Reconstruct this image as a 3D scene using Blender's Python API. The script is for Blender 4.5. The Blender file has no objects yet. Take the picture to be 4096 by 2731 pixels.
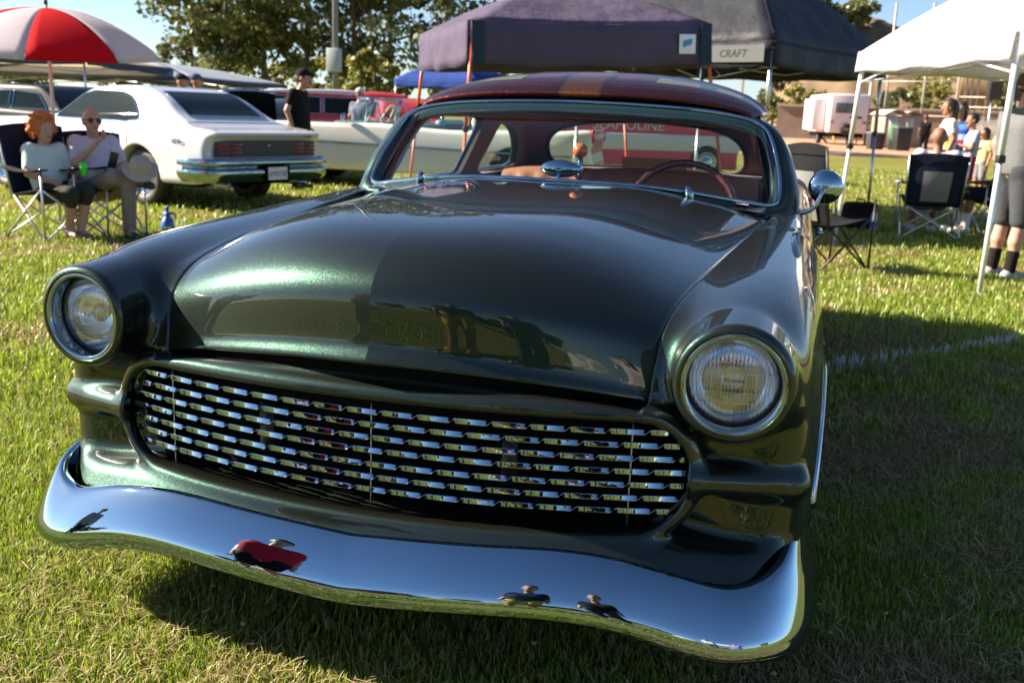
import bpy, bmesh, math, random
import numpy as np
from mathutils import Vector, Matrix
from mathutils.geometry import tessellate_polygon

random.seed(7)
rng = np.random.default_rng(7)
PI = math.pi
S = bpy.context.scene
COL = S.collection

# ------------------------------------------------------------------ camera
CAMP = np.array([0.8497, -1.8055, 1.27])
YAW, PIT, ROL = 0.26695, 0.22605, 0.03795
_f = np.array([-math.sin(YAW)*math.cos(PIT), math.cos(YAW)*math.cos(PIT), -math.sin(PIT)])
_r = np.array([math.cos(YAW), math.sin(YAW), 0.0])
_u = np.cross(_r, _f)
CR = math.cos(ROL)*_r + math.sin(ROL)*_u
CU = -math.sin(ROL)*_r + math.cos(ROL)*_u
CF = _f
cd = bpy.data.cameras.new('camera')
cam = bpy.data.objects.new('camera', cd)
COL.objects.link(cam)
cd.sensor_width = 36.0
cd.lens = 35.0
cd.clip_start = 0.05
cd.clip_end = 3000
cam.matrix_world = Matrix(((CR[0], CU[0], -CF[0], CAMP[0]), (CR[1], CU[1], -CF[1], CAMP[1]), (CR[2], CU[2], -CF[2], CAMP[2]), (0, 0, 0, 1)))
cd.dof.use_dof = True
cd.dof.focus_distance = 1.95
cd.dof.aperture_fstop = 7.0
S.camera = cam

# ------------------------------------------------------------------ sky, sun, exposure
SUN = np.array([-0.99, -0.10, 0.0]); SUN = SUN/np.linalg.norm(SUN)
EL = math.radians(31.0)
SUNV = np.array([SUN[0]*math.cos(EL), SUN[1]*math.cos(EL), math.sin(EL)])
W = bpy.data.worlds.new('World'); S.world = W
W.use_nodes = True
wn = W.node_tree
bg = wn.nodes['Background']
sky = wn.nodes.new('ShaderNodeTexSky')
sky.sky_type = 'NISHITA'
sky.sun_disc = False
sky.sun_elevation = EL
sky.sun_rotation = math.atan2(SUN[0], SUN[1])
sky.air_density = 0.75
sky.dust_density = 0.35
sky.ozone_density = 2.6
wn.links.new(sky.outputs[0], bg.inputs[0])
bg.inputs[1].default_value = 0.05
sl = bpy.data.lights.new('sun', 'SUN')
sl.energy = 5.0
sl.angle = math.radians(0.53)
sl.color = (1.0, 0.86, 0.68)
sun = bpy.data.objects.new('sun', sl)
COL.objects.link(sun)
sun.rotation_euler = Vector(SUNV).to_track_quat('Z', 'Y').to_euler()
sun.location = (-8, 4, 8)
S.view_settings.view_transform = 'Standard'
S.view_settings.look = 'None'
S.view_settings.exposure = 1.85
S.view_settings.gamma = 1.0
S.view_settings.use_curve_mapping = False
S.cycles.use_denoising = True
S.cycles.max_bounces = 10
S.cycles.transparent_max_bounces = 16
S.cycles.glossy_bounces = 5
S.cycles.transmission_bounces = 6
S.cycles.caustics_reflective = False
S.cycles.caustics_refractive = False
S.cycles.sample_clamp_indirect = 6.0

# ------------------------------------------------------------------ helpers
K = 4096.0/2352.0
def ray(a, b):
    return CF + CR*((a*K-2048)/3982.0) - CU*((b*K-1365.5)/3982.0)
def gp(a, b, z=0.0):
    """the place on the ground seen at this spot of the photograph"""
    d = ray(a, b); t = (z-CAMP[2])/d[2]; return CAMP+t*d
def at(a, b, dep):
    return CAMP + ray(a, b)*dep

def link(o, parent=None):
    COL.objects.link(o)
    if parent is not None: o.parent = parent
    return o
def tag(o, label=None, cat=None, group=None, kind=None):
    if label: o['label'] = label
    if cat: o['category'] = cat
    if group: o['group'] = group
    if kind: o['kind'] = kind
    return o
def thing(name, label, cat, loc=(0, 0, 0), rz=0.0, group=None):
    o = bpy.data.objects.new(name, None); COL.objects.link(o)
    o.location = [float(c) for c in loc]; o.rotation_euler = (0, 0, rz); o.empty_display_size = 0.1
    return tag(o, label, cat, group)
def mesh(name, V, Fc, mat=None, parent=None, smooth=True, normals=None):
    me = bpy.data.meshes.new(name)
    V = np.asarray(V, dtype=np.float64).reshape(-1, 3)
    if isinstance(Fc, np.ndarray):
        n, k = Fc.shape
        me.vertices.add(len(V)); me.vertices.foreach_set('co', V.astype(np.float32).ravel())
        me.loops.add(n*k); me.loops.foreach_set('vertex_index', Fc.astype(np.int32).ravel())
        me.polygons.add(n); me.polygons.foreach_set('loop_start', (np.arange(n)*k).astype(np.int32))
        me.update(calc_edges=True)
    else:
        me.from_pydata([tuple(v) for v in V], [], [tuple(int(i) for i in f) for f in Fc])
    if smooth: me.polygons.foreach_set('use_smooth', np.ones(len(me.polygons), bool))
    if mat is not None: me.materials.append(mat)
    me.update()
    if normals is not None:
        me.normals_split_custom_set_from_vertices([tuple(n) for n in normals])
    o = bpy.data.objects.new(name, me)
    return link(o, parent)
class MB:
    """collects shapes that become one mesh"""
    def __init__(s): s.V = []; s.F = []; s.n = 0
    def add(s, V, Fc):
        V = np.asarray(V, float).reshape(-1, 3)
        s.V.append(V); s.F += [tuple(int(i)+s.n for i in f) for f in Fc]; s.n += len(V); return s
    def build(s, name, mat=None, parent=None, smooth=True, bevel=0.0, bseg=2, sub=0, angle=None):
        o = mesh(name, np.concatenate(s.V), s.F, mat, parent, smooth)
        if bevel:
            m = o.modifiers.new('bevel', 'BEVEL'); m.width = bevel; m.segments = bseg; m.limit_method = 'ANGLE'; m.angle_limit = math.radians(35)
        if sub:
            m = o.modifiers.new('sub', 'SUBSURF'); m.levels = sub; m.render_levels = sub
        return o
    def box(s, c, d, rz=0.0, M=None):
        c = np.asarray(c, float); d = np.asarray(d, float)/2
        v = np.array([(x, y, z) for x in (-1, 1) for y in (-1, 1) for z in (-1, 1)])*d
        if M is not None: v = v@np.asarray(M, float).T
        if rz: v = v@np.array([[math.cos(rz), math.sin(rz), 0], [-math.sin(rz), math.cos(rz), 0], [0, 0, 1]])
        return s.add(v+c, [(0, 1, 3, 2), (4, 6, 7, 5), (0, 4, 5, 1), (2, 3, 7, 6), (0, 2, 6, 4), (1, 5, 7, 3)])
    def tube(s, P, r, n=10, closed=False, cap=True, flat=None):
        V, Fc = tube_vf(P, r, n, closed, cap, flat); return s.add(V, Fc)
    def lathe(s, prof, n=32, M=None, c=(0, 0, 0), cap=False):
        V, Fc = lathe_vf(prof, n, cap)
        if M is not None: V = V@np.asarray(M, float).T
        return s.add(V+np.asarray(c, float), Fc)
    def grid(s, G, flip=False, closeu=False):
        V, Fc = grid_vf(G, flip, closeu); return s.add(V, Fc)
def grid_vf(G, flip=False, closeu=False):
    G = np.asarray(G, float); nu, nv = G.shape[:2]; Fc = []
    for i in range(nu if closeu else nu-1):
        j = (i+1) % nu
        for k in range(nv-1):
            q = (i*nv+k, j*nv+k, j*nv+k+1, i*nv+k+1)
            Fc.append(q[::-1] if flip else q)
    return G.reshape(-1, 3), Fc
def tube_vf(P, r, n=10, closed=False, cap=True, flat=None):
    P = np.asarray(P, float); m = len(P)
    r = np.broadcast_to(np.asarray(r, float), (m,))
    T = np.empty_like(P)
    if closed: T = np.roll(P, -1, 0)-np.roll(P, 1, 0)
    else:
        T[1:-1] = P[2:]-P[:-2]; T[0] = P[1]-P[0]; T[-1] = P[-1]-P[-2]
    T /= np.linalg.norm(T, axis=1)[:, None]+1e-12
    a = np.array([0, 0, 1.0]) if abs(T[0][2]) < .9 else np.array([1.0, 0, 0])
    N = a-T[0]*(a@T[0]); N /= np.linalg.norm(N); V = []
    th = np.linspace(0, 2*PI, n, endpoint=False)
    for i in range(m):
        N = N-T[i]*(N@T[i]); N /= np.linalg.norm(N)+1e-12
        B = np.cross(T[i], N); fx, fy = flat if flat else (1, 1)
        V.append(P[i]+r[i]*(np.cos(th)[:, None]*N*fx+np.sin(th)[:, None]*B*fy))
    Fc = []
    for i in range(m if closed else m-1):
        j = (i+1) % m
        for k in range(n): Fc.append((i*n+k, i*n+(k+1) % n, j*n+(k+1) % n, j*n+k))
    if cap and not closed:
        Fc.append(tuple(range(n))[::-1]); Fc.append(tuple((m-1)*n+k for k in range(n)))
    return np.concatenate(V), Fc
def lathe_vf(prof, n=32, cap=False):
    """profile of (radius, height) turned about z"""
    th = np.linspace(0, 2*PI, n, endpoint=False); prof = np.asarray(prof, float); m = len(prof)
    V = np.stack([np.outer(prof[:, 0], np.cos(th)), np.outer(prof[:, 0], np.sin(th)), np.repeat(prof[:, 1:2], n, 1)], -1).reshape(-1, 3)
    Fc = [(i*n+k, i*n+(k+1) % n, (i+1)*n+(k+1) % n, (i+1)*n+k) for i in range(m-1) for k in range(n)]
    if cap: Fc.append(tuple((m-1)*n+k for k in range(n))); Fc.append(tuple(range(n))[::-1])
    return V, Fc
def cspline(P, n, closed=False, ts=None):
    """natural cubic spline through the points, sampled n times"""
    P = np.asarray(P, float)
    if closed: P = np.concatenate([P[-3:], P, P[:4]])
    t = np.r_[0, np.cumsum(np.sqrt(np.linalg.norm(np.diff(P, axis=0), axis=1)+1e-12))]
    h = np.diff(t); m = len(P); A = np.zeros((m, m)); B = np.zeros_like(P)
    A[0, 0] = A[-1, -1] = 1
    for i in range(1, m-1):
        A[i, i-1] = h[i-1]; A[i, i] = 2*(h[i-1]+h[i]); A[i, i+1] = h[i]
        B[i] = 6*((P[i+1]-P[i])/h[i]-(P[i]-P[i-1])/h[i-1])
    Mm = np.linalg.solve(A, B)
    lo, hi = (t[3], t[m-4]) if closed else (t[0], t[-1])
    q = np.linspace(lo, hi, n, endpoint=not closed) if ts is None else np.interp(ts, np.arange(m), t)
    i = np.clip(np.searchsorted(t, q, 'right')-1, 0, m-2); d = (q-t[i])[:, None]; H = h[i][:, None]
    a, b = Mm[i], Mm[i+1]
    return P[i]+d*((P[i+1]-P[i])/H-H*(2*a+b)/6)+a*d*d/2+(b-a)*d**3/(6*H)
def poly_fill(outer, holes=()):
    """flat outline with holes -> vertices (2d) and triangles"""
    L = [[Vector((p[0], p[1], 0)) for p in outer]]+[[Vector((p[0], p[1], 0)) for p in h] for h in holes]
    T = tessellate_polygon(L); V = [p for l in L for p in l]
    Fc = []
    for t in T:
        a, b, c = (V[i] for i in t)
        Fc.append(tuple(t) if (b-a).cross(c-a).z > 0 else tuple(t)[::-1])
    return np.array([(v.x, v.y) for v in V]), Fc
def smin(a, b, k):
    h = np.clip(.5+.5*(b-a)/k, 0, 1); return b+(a-b)*h-k*h*(1-h)
def smax(a, b, k): return -smin(-a, -b, k)
def fgrad(f, P, e=1e-3):
    g = np.empty_like(P)
    for k in range(3):
        d = np.zeros(3); d[k] = e
        g[:, k] = (f(P+d)-f(P-d))/(2*e)
    return g
def isosurf(f, xs, ys, zs, newton=4, band=1.6):
    """a smooth skin where f = 0 on a rectilinear grid; vertices are pulled onto f = 0, normals come from its gradient"""
    nx, ny, nz = len(xs), len(ys), len(zs); st = 4
    Fv = np.full((nx, ny, nz), 1.0, np.float32)
    ci, cj, ck = (np.unique(np.r_[np.arange(0, n, st), n-1]) for n in (nx, ny, nz))
    gx, gy, gz = np.meshgrid(xs[ci], ys[cj], zs[ck], indexing='ij')
    cf = f(np.stack([gx, gy, gz], -1).reshape(-1, 3)).reshape(gx.shape)
    need = np.zeros((nx, ny, nz), bool)
    sgn = np.ones((nx, ny, nz), bool)
    for a in range(len(ci)-1):
        for b in range(len(cj)-1):
            for c in range(len(ck)-1):
                blk = cf[a:a+2, b:b+2, c:c+2]
                sx, sy, sz = slice(ci[a], ci[a+1]+1), slice(cj[b], cj[b+1]+1), slice(ck[c], ck[c+1]+1)
                diag = math.sqrt((xs[ci[a+1]]-xs[ci[a]])**2+(ys[cj[b+1]]-ys[cj[b]])**2+(zs[ck[c+1]]-zs[ck[c]])**2)
                if blk.min() < 0 < blk.max() or np.abs(blk).min() < diag*band*.5: need[sx, sy, sz] = True
                elif blk.max() < 0: Fv[sx, sy, sz] = -1.0
    I = np.argwhere(need)
    P = np.stack([xs[I[:, 0]], ys[I[:, 1]], zs[I[:, 2]]], -1)
    out = np.concatenate([f(P[i:i+400000]) for i in range(0, len(P), 400000)])
    Fv[I[:, 0], I[:, 1], I[:, 2]] = out
    s = Fv < 0
    cs = s[:-1, :-1, :-1].astype(np.int8)
    for d in ((1, 0, 0), (0, 1, 0), (0, 0, 1), (1, 1, 0), (1, 0, 1), (0, 1, 1), (1, 1, 1)):
        cs = cs+s[d[0]:nx-1+d[0], d[1]:ny-1+d[1], d[2]:nz-1+d[2]]
    act = (cs > 0) & (cs < 8)
    idx = -np.ones(act.shape, np.int64); A = np.argwhere(act); idx[act] = np.arange(len(A))
    acc = np.zeros((len(A), 3)); cnt = np.zeros(len(A))
    X = [xs, ys, zs]
    for ax in range(3):
        o1, o2 = [k for k in range(3) if k != ax]
        for u in (0, 1):
            for v in (0, 1):
                a = A.copy(); a[:, o1] += u; a[:, o2] += v
                b = a.copy(); b[:, ax] += 1
                fa = Fv[a[:, 0], a[:, 1], a[:, 2]]; fb = Fv[b[:, 0], b[:, 1], b[:, 2]]
                m = (fa < 0) != (fb < 0)
                t = fa[m]/(fa[m]-fb[m])
                p = np.stack([X[k][a[m, k]] for k in range(3)], -1).astype(float)
                p[:, ax] += t*(X[ax][b[m, ax]]-X[ax][a[m, ax]])
                acc[m] += p; cnt[m] += 1
    V = acc/np.maximum(cnt, 1)[:, None]; V0 = V.copy()
    quads = []
    for ax in range(3):
        o1, o2 = [(1, 2), (2, 0), (0, 1)][ax]
        sl1 = [slice(None)]*3; sl2 = [slice(None)]*3
        sl1[ax] = slice(0, -1); sl2[ax] = slice(1, None)
        ch = s[tuple(sl1)] != s[tuple(sl2)]
        E = np.argwhere(ch); E = E[(E[:, o1] > 0) & (E[:, o2] > 0) & (E[:, o1] < Fv.shape[o1]-1) & (E[:, o2] < Fv.shape[o2]-1)]
        def cell(d1, d2):
            e = E.copy(); e[:, o1] -= d1; e[:, o2] -= d2; return idx[e[:, 0], e[:, 1], e[:, 2]]
        q = np.stack([cell(1, 1), cell(0, 1), cell(0, 0), cell(1, 0)], 1)
        ins = s[E[:, 0], E[:, 1], E[:, 2]]
        q[~ins] = q[~ins][:, ::-1]
        quads.append(q[(q >= 0).all(1)])
    Q = np.concatenate(quads)
    lim = 0.8*max(xs[1]-xs[0], zs[1]-zs[0])
    for _ in range(newton):
        fv = f(V); g = fgrad(f, V); V = V-(fv/((g*g).sum(1)+1e-9))[:, None]*g
        d = V-V0; L = np.linalg.norm(d, axis=1); V = np.where((L > lim*2)[:, None], V0+d*(lim*2/np.maximum(L, 1e-9))[:, None], V)
    N = fgrad(f, V); N /= np.linalg.norm(N, axis=1)[:, None]+1e-12
    return V, Q, N

# ------------------------------------------------------------------ materials
def mat(name, col=(.8, .8, .8), rough=.5, metal=0.0, spec=.5, coat=0.0, trans=0.0, alpha=1.0, noise=None, bump=None, sheen=0.0, subs=0.0, emit=None, coatr=.03):
    m = bpy.data.materials.new(name); m.use_nodes = True
    nt = m.node_tree; b = nt.nodes['Principled BSDF']
    b.inputs['Base Color'].default_value = (*col, 1); b.inputs['Roughness'].default_value = rough
    b.inputs['Metallic'].default_value = metal; b.inputs['Specular IOR Level'].default_value = spec
    b.inputs['Coat Weight'].default_value = coat; b.inputs['Coat Roughness'].default_value = coatr
    b.inputs['Transmission Weight'].default_value = trans; b.inputs['Alpha'].default_value = alpha
    if sheen: b.inputs['Sheen Weight'].default_value = sheen
    if subs:
        b.inputs['Subsurface Weight'].default_value = subs; b.inputs['Subsurface Radius'].default_value = (.02, .008, .004); b.inputs['Subsurface Scale'].default_value = .5
    tc = None
    if noise or bump:
        tc = nt.nodes.new('ShaderNodeTexCoord')
    if noise:
        sc, amt = noise[0], noise[1]
        n = nt.nodes.new('ShaderNodeTexNoise'); n.inputs['Scale'].default_value = sc; n.inputs['Detail'].default_value = 5; n.inputs['Roughness'].default_value = .65
        nt.links.new(tc.outputs['Object'], n.inputs['Vector'])
        mr = nt.nodes.new('ShaderNodeMapRange'); mr.inputs[1].default_value = .25; mr.inputs[2].default_value = .75; mr.inputs[3].default_value = 1-amt; mr.inputs[4].default_value = 1+amt
        nt.links.new(n.outputs['Fac'], mr.inputs[0])
        mx = nt.nodes.new('ShaderNodeMix'); mx.data_type = 'RGBA'; mx.blend_type = 'MULTIPLY'; mx.inputs[0].default_value = 1
        mx.inputs[6].default_value = (*col, 1); nt.links.new(mr.outputs[0], mx.inputs[7]); nt.links.new(mx.outputs[2], b.inputs['Base Color'])
    if bump:
        n = nt.nodes.new('ShaderNodeTexNoise'); n.inputs['Scale'].default_value = bump[0]; n.inputs['Detail'].default_value = 4
        nt.links.new(tc.outputs['Object'], n.inputs['Vector'])
        bp = nt.nodes.new('ShaderNodeBump'); bp.inputs['Strength'].default_value = bump[1]; bp.inputs['Distance'].default_value = bump[2]
        nt.links.new(n.outputs['Fac'], bp.inputs['Height']); nt.links.new(bp.outputs[0], b.inputs['Normal'])
    if emit: b.inputs['Emission Color'].default_value = (*emit[:3], 1); b.inputs['Emission Strength'].default_value = emit[3]
    return m
def flake_paint(name, col, rough=.33, scale=620.0, amt=.35, coat=1.0, under=None):
    m = mat(name, col, rough, 1.0, coat=coat, coatr=.012)
    nt = m.node_tree; b = nt.nodes['Principled BSDF']
    tc = nt.nodes.new('ShaderNodeTexCoord'); v = nt.nodes.new('ShaderNodeTexVoronoi'); v.inputs['Scale'].default_value = scale
    nt.links.new(tc.outputs['Object'], v.inputs['Vector'])
    sub = nt.nodes.new('ShaderNodeVectorMath'); sub.operation = 'SUBTRACT'; sub.inputs[1].default_value = (.5, .5, .5)
    nt.links.new(v.outputs['Color'], sub.inputs[0])
    sc = nt.nodes.new('ShaderNodeVectorMath'); sc.operation = 'SCALE'; sc.inputs['Scale'].default_value = amt
    nt.links.new(sub.outputs[0], sc.inputs[0])
    ge = nt.nodes.new('ShaderNodeNewGeometry'); ad = nt.nodes.new('ShaderNodeVectorMath'); ad.operation = 'ADD'
    nt.links.new(ge.outputs['Normal'], ad.inputs[0]); nt.links.new(sc.outputs[0], ad.inputs[1])
    no = nt.nodes.new('ShaderNodeVectorMath'); no.operation = 'NORMALIZE'; nt.links.new(ad.outputs[0], no.inputs[0])
    nt.links.new(no.outputs[0], b.inputs['Normal'])
    if under:      # bronze ground coat showing between the flakes
        d = nt.nodes.new('ShaderNodeBsdfPrincipled'); d.inputs['Base Color'].default_value = (*under, 1); d.inputs['Roughness'].default_value = .6; d.inputs['Coat Weight'].default_value = coat; d.inputs['Coat Roughness'].default_value = .012
        mx = nt.nodes.new('ShaderNodeMixShader'); mx.inputs[0].default_value = .05; o = [n for n in nt.nodes if n.type == 'OUTPUT_MATERIAL'][0]
        nt.links.new(b.outputs[0], mx.inputs[1]); nt.links.new(d.outputs[0], mx.inputs[2]); nt.links.new(mx.outputs[0], o.inputs[0])
    return m
def glass(name, tint=(.9, .95, .93), rough=0.0, ior=1.2):
    """thin window glass: clear with a Fresnel mirror on top"""
    m = bpy.data.materials.new(name); m.use_nodes = True; nt = m.node_tree; nt.nodes.clear()
    o = nt.nodes.new('ShaderNodeOutputMaterial'); t = nt.nodes.new('ShaderNodeBsdfTransparent'); t.inputs[0].default_value = (*tint, 1)
    g = nt.nodes.new('ShaderNodeBsdfGlossy'); g.inputs['Roughness'].default_value = rough
    lw = nt.nodes.new('ShaderNodeLayerWeight'); lw.inputs[0].default_value = .5
    pw = nt.nodes.new('ShaderNodeMath'); pw.operation = 'POWER'; pw.inputs[1].default_value = 5.0; nt.links.new(lw.outputs['Facing'], pw.inputs[0])
    fr = nt.nodes.new('ShaderNodeMath'); fr.operation = 'MULTIPLY_ADD'; fr.inputs[1].default_value = .96; fr.inputs[2].default_value = .035; nt.links.new(pw.outputs[0], fr.inputs[0])
    mx = nt.nodes.new('ShaderNodeMixShader'); nt.links.new(fr.outputs[0], mx.inputs[0]); nt.links.new(t.outputs[0], mx.inputs[1]); nt.links.new(g.outputs[0], mx.inputs[2]); nt.links.new(mx.outputs[0], o.inputs[0])
    return m
def cloth(name, col, trans=.25, rough=.9, noise=None, bump=None):
    """thin fabric that lets part of the light through"""
    m = mat(name, col, rough, spec=.2, noise=noise, bump=bump); nt = m.node_tree; b = nt.nodes['Principled BSDF']
    o = [n for n in nt.nodes if n.type == 'OUTPUT_MATERIAL'][0]
    t = nt.nodes.new('ShaderNodeBsdfTranslucent'); t.inputs[0].default_value = (*col, 1)
    mx = nt.nodes.new('ShaderNodeMixShader'); mx.inputs[0].default_value = trans
    nt.links.new(b.outputs[0], mx.inputs[1]); nt.links.new(t.outputs[0], mx.inputs[2]); nt.links.new(mx.outputs[0], o.inputs[0])
    return m
M = {}
M['green'] = flake_paint('dark_green_flake_paint', (.0105, .030, .023), .37, 620.0, .13, 1.0, (.115, .095, .072))
M['chrome'] = mat('chrome', (.31, .42, .51), .018, 1.0)
M['chrome_soft'] = mat('brushed_metal', (.75, .76, .77), .18, 1.0)
M['steel'] = mat('grey_steel_tube', (.55, .56, .57), .32, .9)
M['rubber'] = mat('black_rubber', (.018, .018, .018), .6)
M['black'] = mat('black_void', (.004, .004, .004), .9, spec=.1)
M['blackplastic'] = mat('black_plastic', (.02, .02, .022), .4)
M['glass'] = glass('window_glass')
M['lensglass'] = None
# ================================================================== the dark green custom coupe
CAR = thing('custom_coupe', 'dark metallic green custom coupe with twisted chrome grille and painted roof, nearest the camera', 'car')
def polysd(px, py, poly):
    """signed distance to a closed outline, negative inside"""
    poly = np.asarray(poly, float); d = np.full(px.shape, 1e9); ins = np.zeros(px.shape, bool)
    n = len(poly)
    for i in range(n):
        ax, ay = poly[i]; bx, by = poly[(i+1) % n]; ex, ey = bx-ax, by-ay
        wx, wy = px-ax, py-ay; t = np.clip((wx*ex+wy*ey)/(ex*ex+ey*ey+1e-12), 0, 1)
        d = np.minimum(d, (wx-ex*t)**2+(wy-ey*t)**2)
        c = ((ay > py) != (by > py)) & (px < (bx-ax)*(py-ay)/((by-ay) if abs(by-ay) > 1e-12 else 1e-12)+ax)
        ins ^= c
    return np.where(ins, -1, 1)*np.sqrt(d)
# hood edge: (x, y, z) from the lip corner to the cowl
GAP = np.array([(.589, .262, .672), (.594, .269, .692), (.597, .279, .73), (.600, .291, .765), (.603, .306, .795), (.608, .331, .820), (.616, .378, .845), (.627, .445, .864), (.640, .541, .879), (.656, .659, .890), (.675, .83, .898), (.70, 1.08, .907), (.735, 1.37, .917), (.785, 1.80, .934)])
def rimy(x): return .112+.235*x*x
HL_C = np.array([.772, .193, .751])
_gs = cspline(GAP, 90)
_slab = np.concatenate([_gs[:, 1:], [(2.2, .945), (3.6, .955), (4.4, .94), (4.9, .90), (5.05, .84), (5.1, .3), (.30, .3), (.30, .5), (.285, .62)]])
_slabx = np.linspace(.2, 5.2, 400)
def gap_x(y): return np.interp(y, _gs[:, 1], _gs[:, 0])
# slab profile distance baked on a fine table, read back with smooth interpolation
_ty = np.linspace(.0, 5.4, 1081); _tz = np.linspace(.1, 1.15, 211)
_TT = polysd(*np.meshgrid(_ty, _tz, indexing='ij'), _slab)
def bilin(T, a, b, y, z):
    fy = np.clip((y-a[0])/(a[1]-a[0]), 0, len(a)-1.001); fz = np.clip((z-b[0])/(b[1]-b[0]), 0, len(b)-1.001)
    i = fy.astype(int); j = fz.astype(int); u = fy-i; v = fz-j
    return (T[i, j]*(1-u)+T[i+1, j]*u)*(1-v)+(T[i, j+1]*(1-u)+T[i+1, j+1]*u)*v
def blur(T, n):
    for _ in range(n):
        T = np.pad(T, 1, mode='edge'); T = (T[1:-1, 1:-1]*4+T[:-2, 1:-1]*2+T[2:, 1:-1]*2+T[1:-1, :-2]*2+T[1:-1, 2:]*2+T[:-2, :-2]+T[2:, :-2]+T[:-2, 2:]+T[2:, 2:])/16
    return T
_TT = blur(_TT, 3)
def open2d(x, z):
    zc = .516+.012*x*x; hh = .131-.012*x*x*2; r = .112
    qx = x-(.692-r); qz = np.abs(z-zc)-(hh-r)
    return np.sqrt(np.maximum(qx, 0)**2+np.maximum(qz, 0)**2)+np.minimum(np.maximum(qx, qz), 0)-r
def f_body(P):
    x = np.abs(P[:, 0]); y = P[:, 1]; z = P[:, 2]
    # body side
    base = .975-.055*np.exp(-np.maximum(y-.25, 0)/.28)-.02*np.clip(y-4.2, 0, 1)**2
    Xs = base-.30*np.maximum(z-.52, 0)**2-.22*np.maximum(.50-z, 0)**2
    side = (x-Xs)*.98
    # slab from the hood edge outwards
    slab = bilin(_TT, _ty, _tz, y, z-.10*np.clip(x-.66, 0, .14))
    shell = smax(slab, side, .085)
    # lower body up front, set back behind the grille
    yr = .118+.25*x*x+.085+.25*np.clip(x-.80, 0, .3)**2*4
    low = smax(smax(yr-y, side, .10), z-.74, .05)
    low = smax(low, y-1.2, .05)
    body = smin(shell, low, .03)
    # headlight pod running back into the fender
    t = np.clip((y-.17)/1.4, 0, 1)
    ax = .772+.030*t; az = .751+.028*t; rr = .123+.016*t+.010*np.sin(np.clip((y-.17)/.35, 0, 1)*PI/2)*.6
    yf = .176+.09*(x-.772)
    pod = np.sqrt((x-ax)**2+(z-az)**2)-rr
    pod = smax(pod, yf-y, .020); pod = smax(pod, y-1.7, .3)
    body = smin(body, pod, .045)
    # grille surround
    dO = open2d(x, z); D = y-rimy(x)
    rim = np.sqrt((dO-.014)**2+(D-.020)**2)-.019
    top = smax(smax(.014+.50*np.maximum(z-.655, 0)-D, z-(.705-.14*x*x), .012), .60-z, .02)
    top = smax(top, x-.66, .06); top = smax(top, D-.25, .02)
    body = smin(body, top*.9, .022)
    body = smin(body, rim, .022)
    # pan below the grille reaching out to the bumper
    pz = .352-.010*np.cos(np.clip(x/.62, 0, 1)*PI)-.022*np.exp(-((x-.80)/.13)**2)
    yp = .075+.20*x*x+3.2*np.clip(x-.80, 0, 1)**2
    pan = smax(smax((yp+.75*np.maximum(z-pz+.03, 0)-y)*.8, z-pz-.028, .03), side, .06)
    pan = smax(pan, .2-z, .02); pan = smax(pan, y-.9, .02)
    body = smin(body, pan, .03)
    # shelf ridge between grille end and body side
    a = np.array([.660, .235, .520]); b = np.array([.905, .335, .508]); ab = b-a
    h = np.clip(((x-a[0])*ab[0]+(y-a[1])*ab[1])/(ab[0]**2+ab[1]**2), 0, 1)
    q = np.sqrt((x-a[0]-ab[0]*h)**2+(y-a[1]-ab[1]*h)**2+((z-a[2]-ab[2]*h)*1.15)**2)-.036-.006*h
    body = smin(body, q, .028)
    # openings: grille, headlight tunnel, hood bay, wheels, cabin
    cut = smax(dO, y-.42, .01)
    body = smax(body, -cut, .012)
    tun = smax(np.sqrt((x-.772)**2+(z-.751)**2)-(.104-.2*np.clip(y-.2, 0, .1)), y-.30, .01)
    body = smax(body, -tun, .006)
    bay = smax(smax(x-(gap_x(y)-.003), (.712-.14*x*x)-z, .012), y-1.86, .02)
    body = smax(body, -bay, .008)
    for wy in (1.0, 4.05):
        w = smax(np.sqrt((y-wy)**2+(z-.29)**2)-.325, .62-x, .02)
        body = smax(body, -w, .02)
        arch = np.sqrt((np.sqrt((y-wy)**2+(z-.29)**2)-.335)**2+(x-base+.012)**2)-.018
        body = smin(body, smax(arch, .24-z, .02), .02)
    cab = smax(smax(x-.80, np.abs(y-2.95)-1.05, .05), .40-z, .05)
    body = smax(body, -cab, .02)
    return smax(body, .225-z, .015)
_xs = np.arange(-.003, 1.05, .006)
_ys = np.r_[np.arange(.03, .62, .006), np.arange(.62, 1.9, .014), np.arange(1.9, 5.3, .035)]
_zs = np.arange(.20, 1.01, .006)
Vb, Qb, Nb = isosurf(f_body, _xs, _ys, _zs)
def mirror_x(V, Q, N, tol=.004):
    V = V.copy(); N = N.copy(); c = V[:, 0] < tol
    V[c, 0] = 0; N[c, 0] = 0; N /= np.linalg.norm(N, axis=1)[:, None]+1e-12
    n = len(V); m = np.arange(n); m[~c] = n+np.arange((~c).sum())
    V2 = V[~c]*[-1, 1, 1]; N2 = N[~c]*[-1, 1, 1]
    return np.concatenate([V, V2]), np.concatenate([Q, m[Q][:, ::-1]]), np.concatenate([N, N2])
Vb, Qb, Nb = mirror_x(Vb, Qb, Nb)
_fc = Vb[Qb].mean(1)
def sub_mesh(name, mask, parent, m):
    q = Qb[mask]; u, inv = np.unique(q, return_inverse=True)
    return mesh(name, Vb[u], inv.reshape(q.shape), m, parent, True, Nb[u])
_door = (_fc[:, 1] > 2.02) & (_fc[:, 1] < 3.22) & (np.abs(_fc[:, 0]) > .79) & (_fc[:, 2] > .33)
_rear = (_fc[:, 1] >= 3.22) & ~_door
_fend = (np.abs(_fc[:, 0]) > .60) & (_fc[:, 1] > .16) & (_fc[:, 2] > .60) & ~_door & ~_rear
_pan = (_fc[:, 2] < .372) & (_fc[:, 1] < .62)
_nose = ~(_door | _rear | _fend | _pan)
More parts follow.
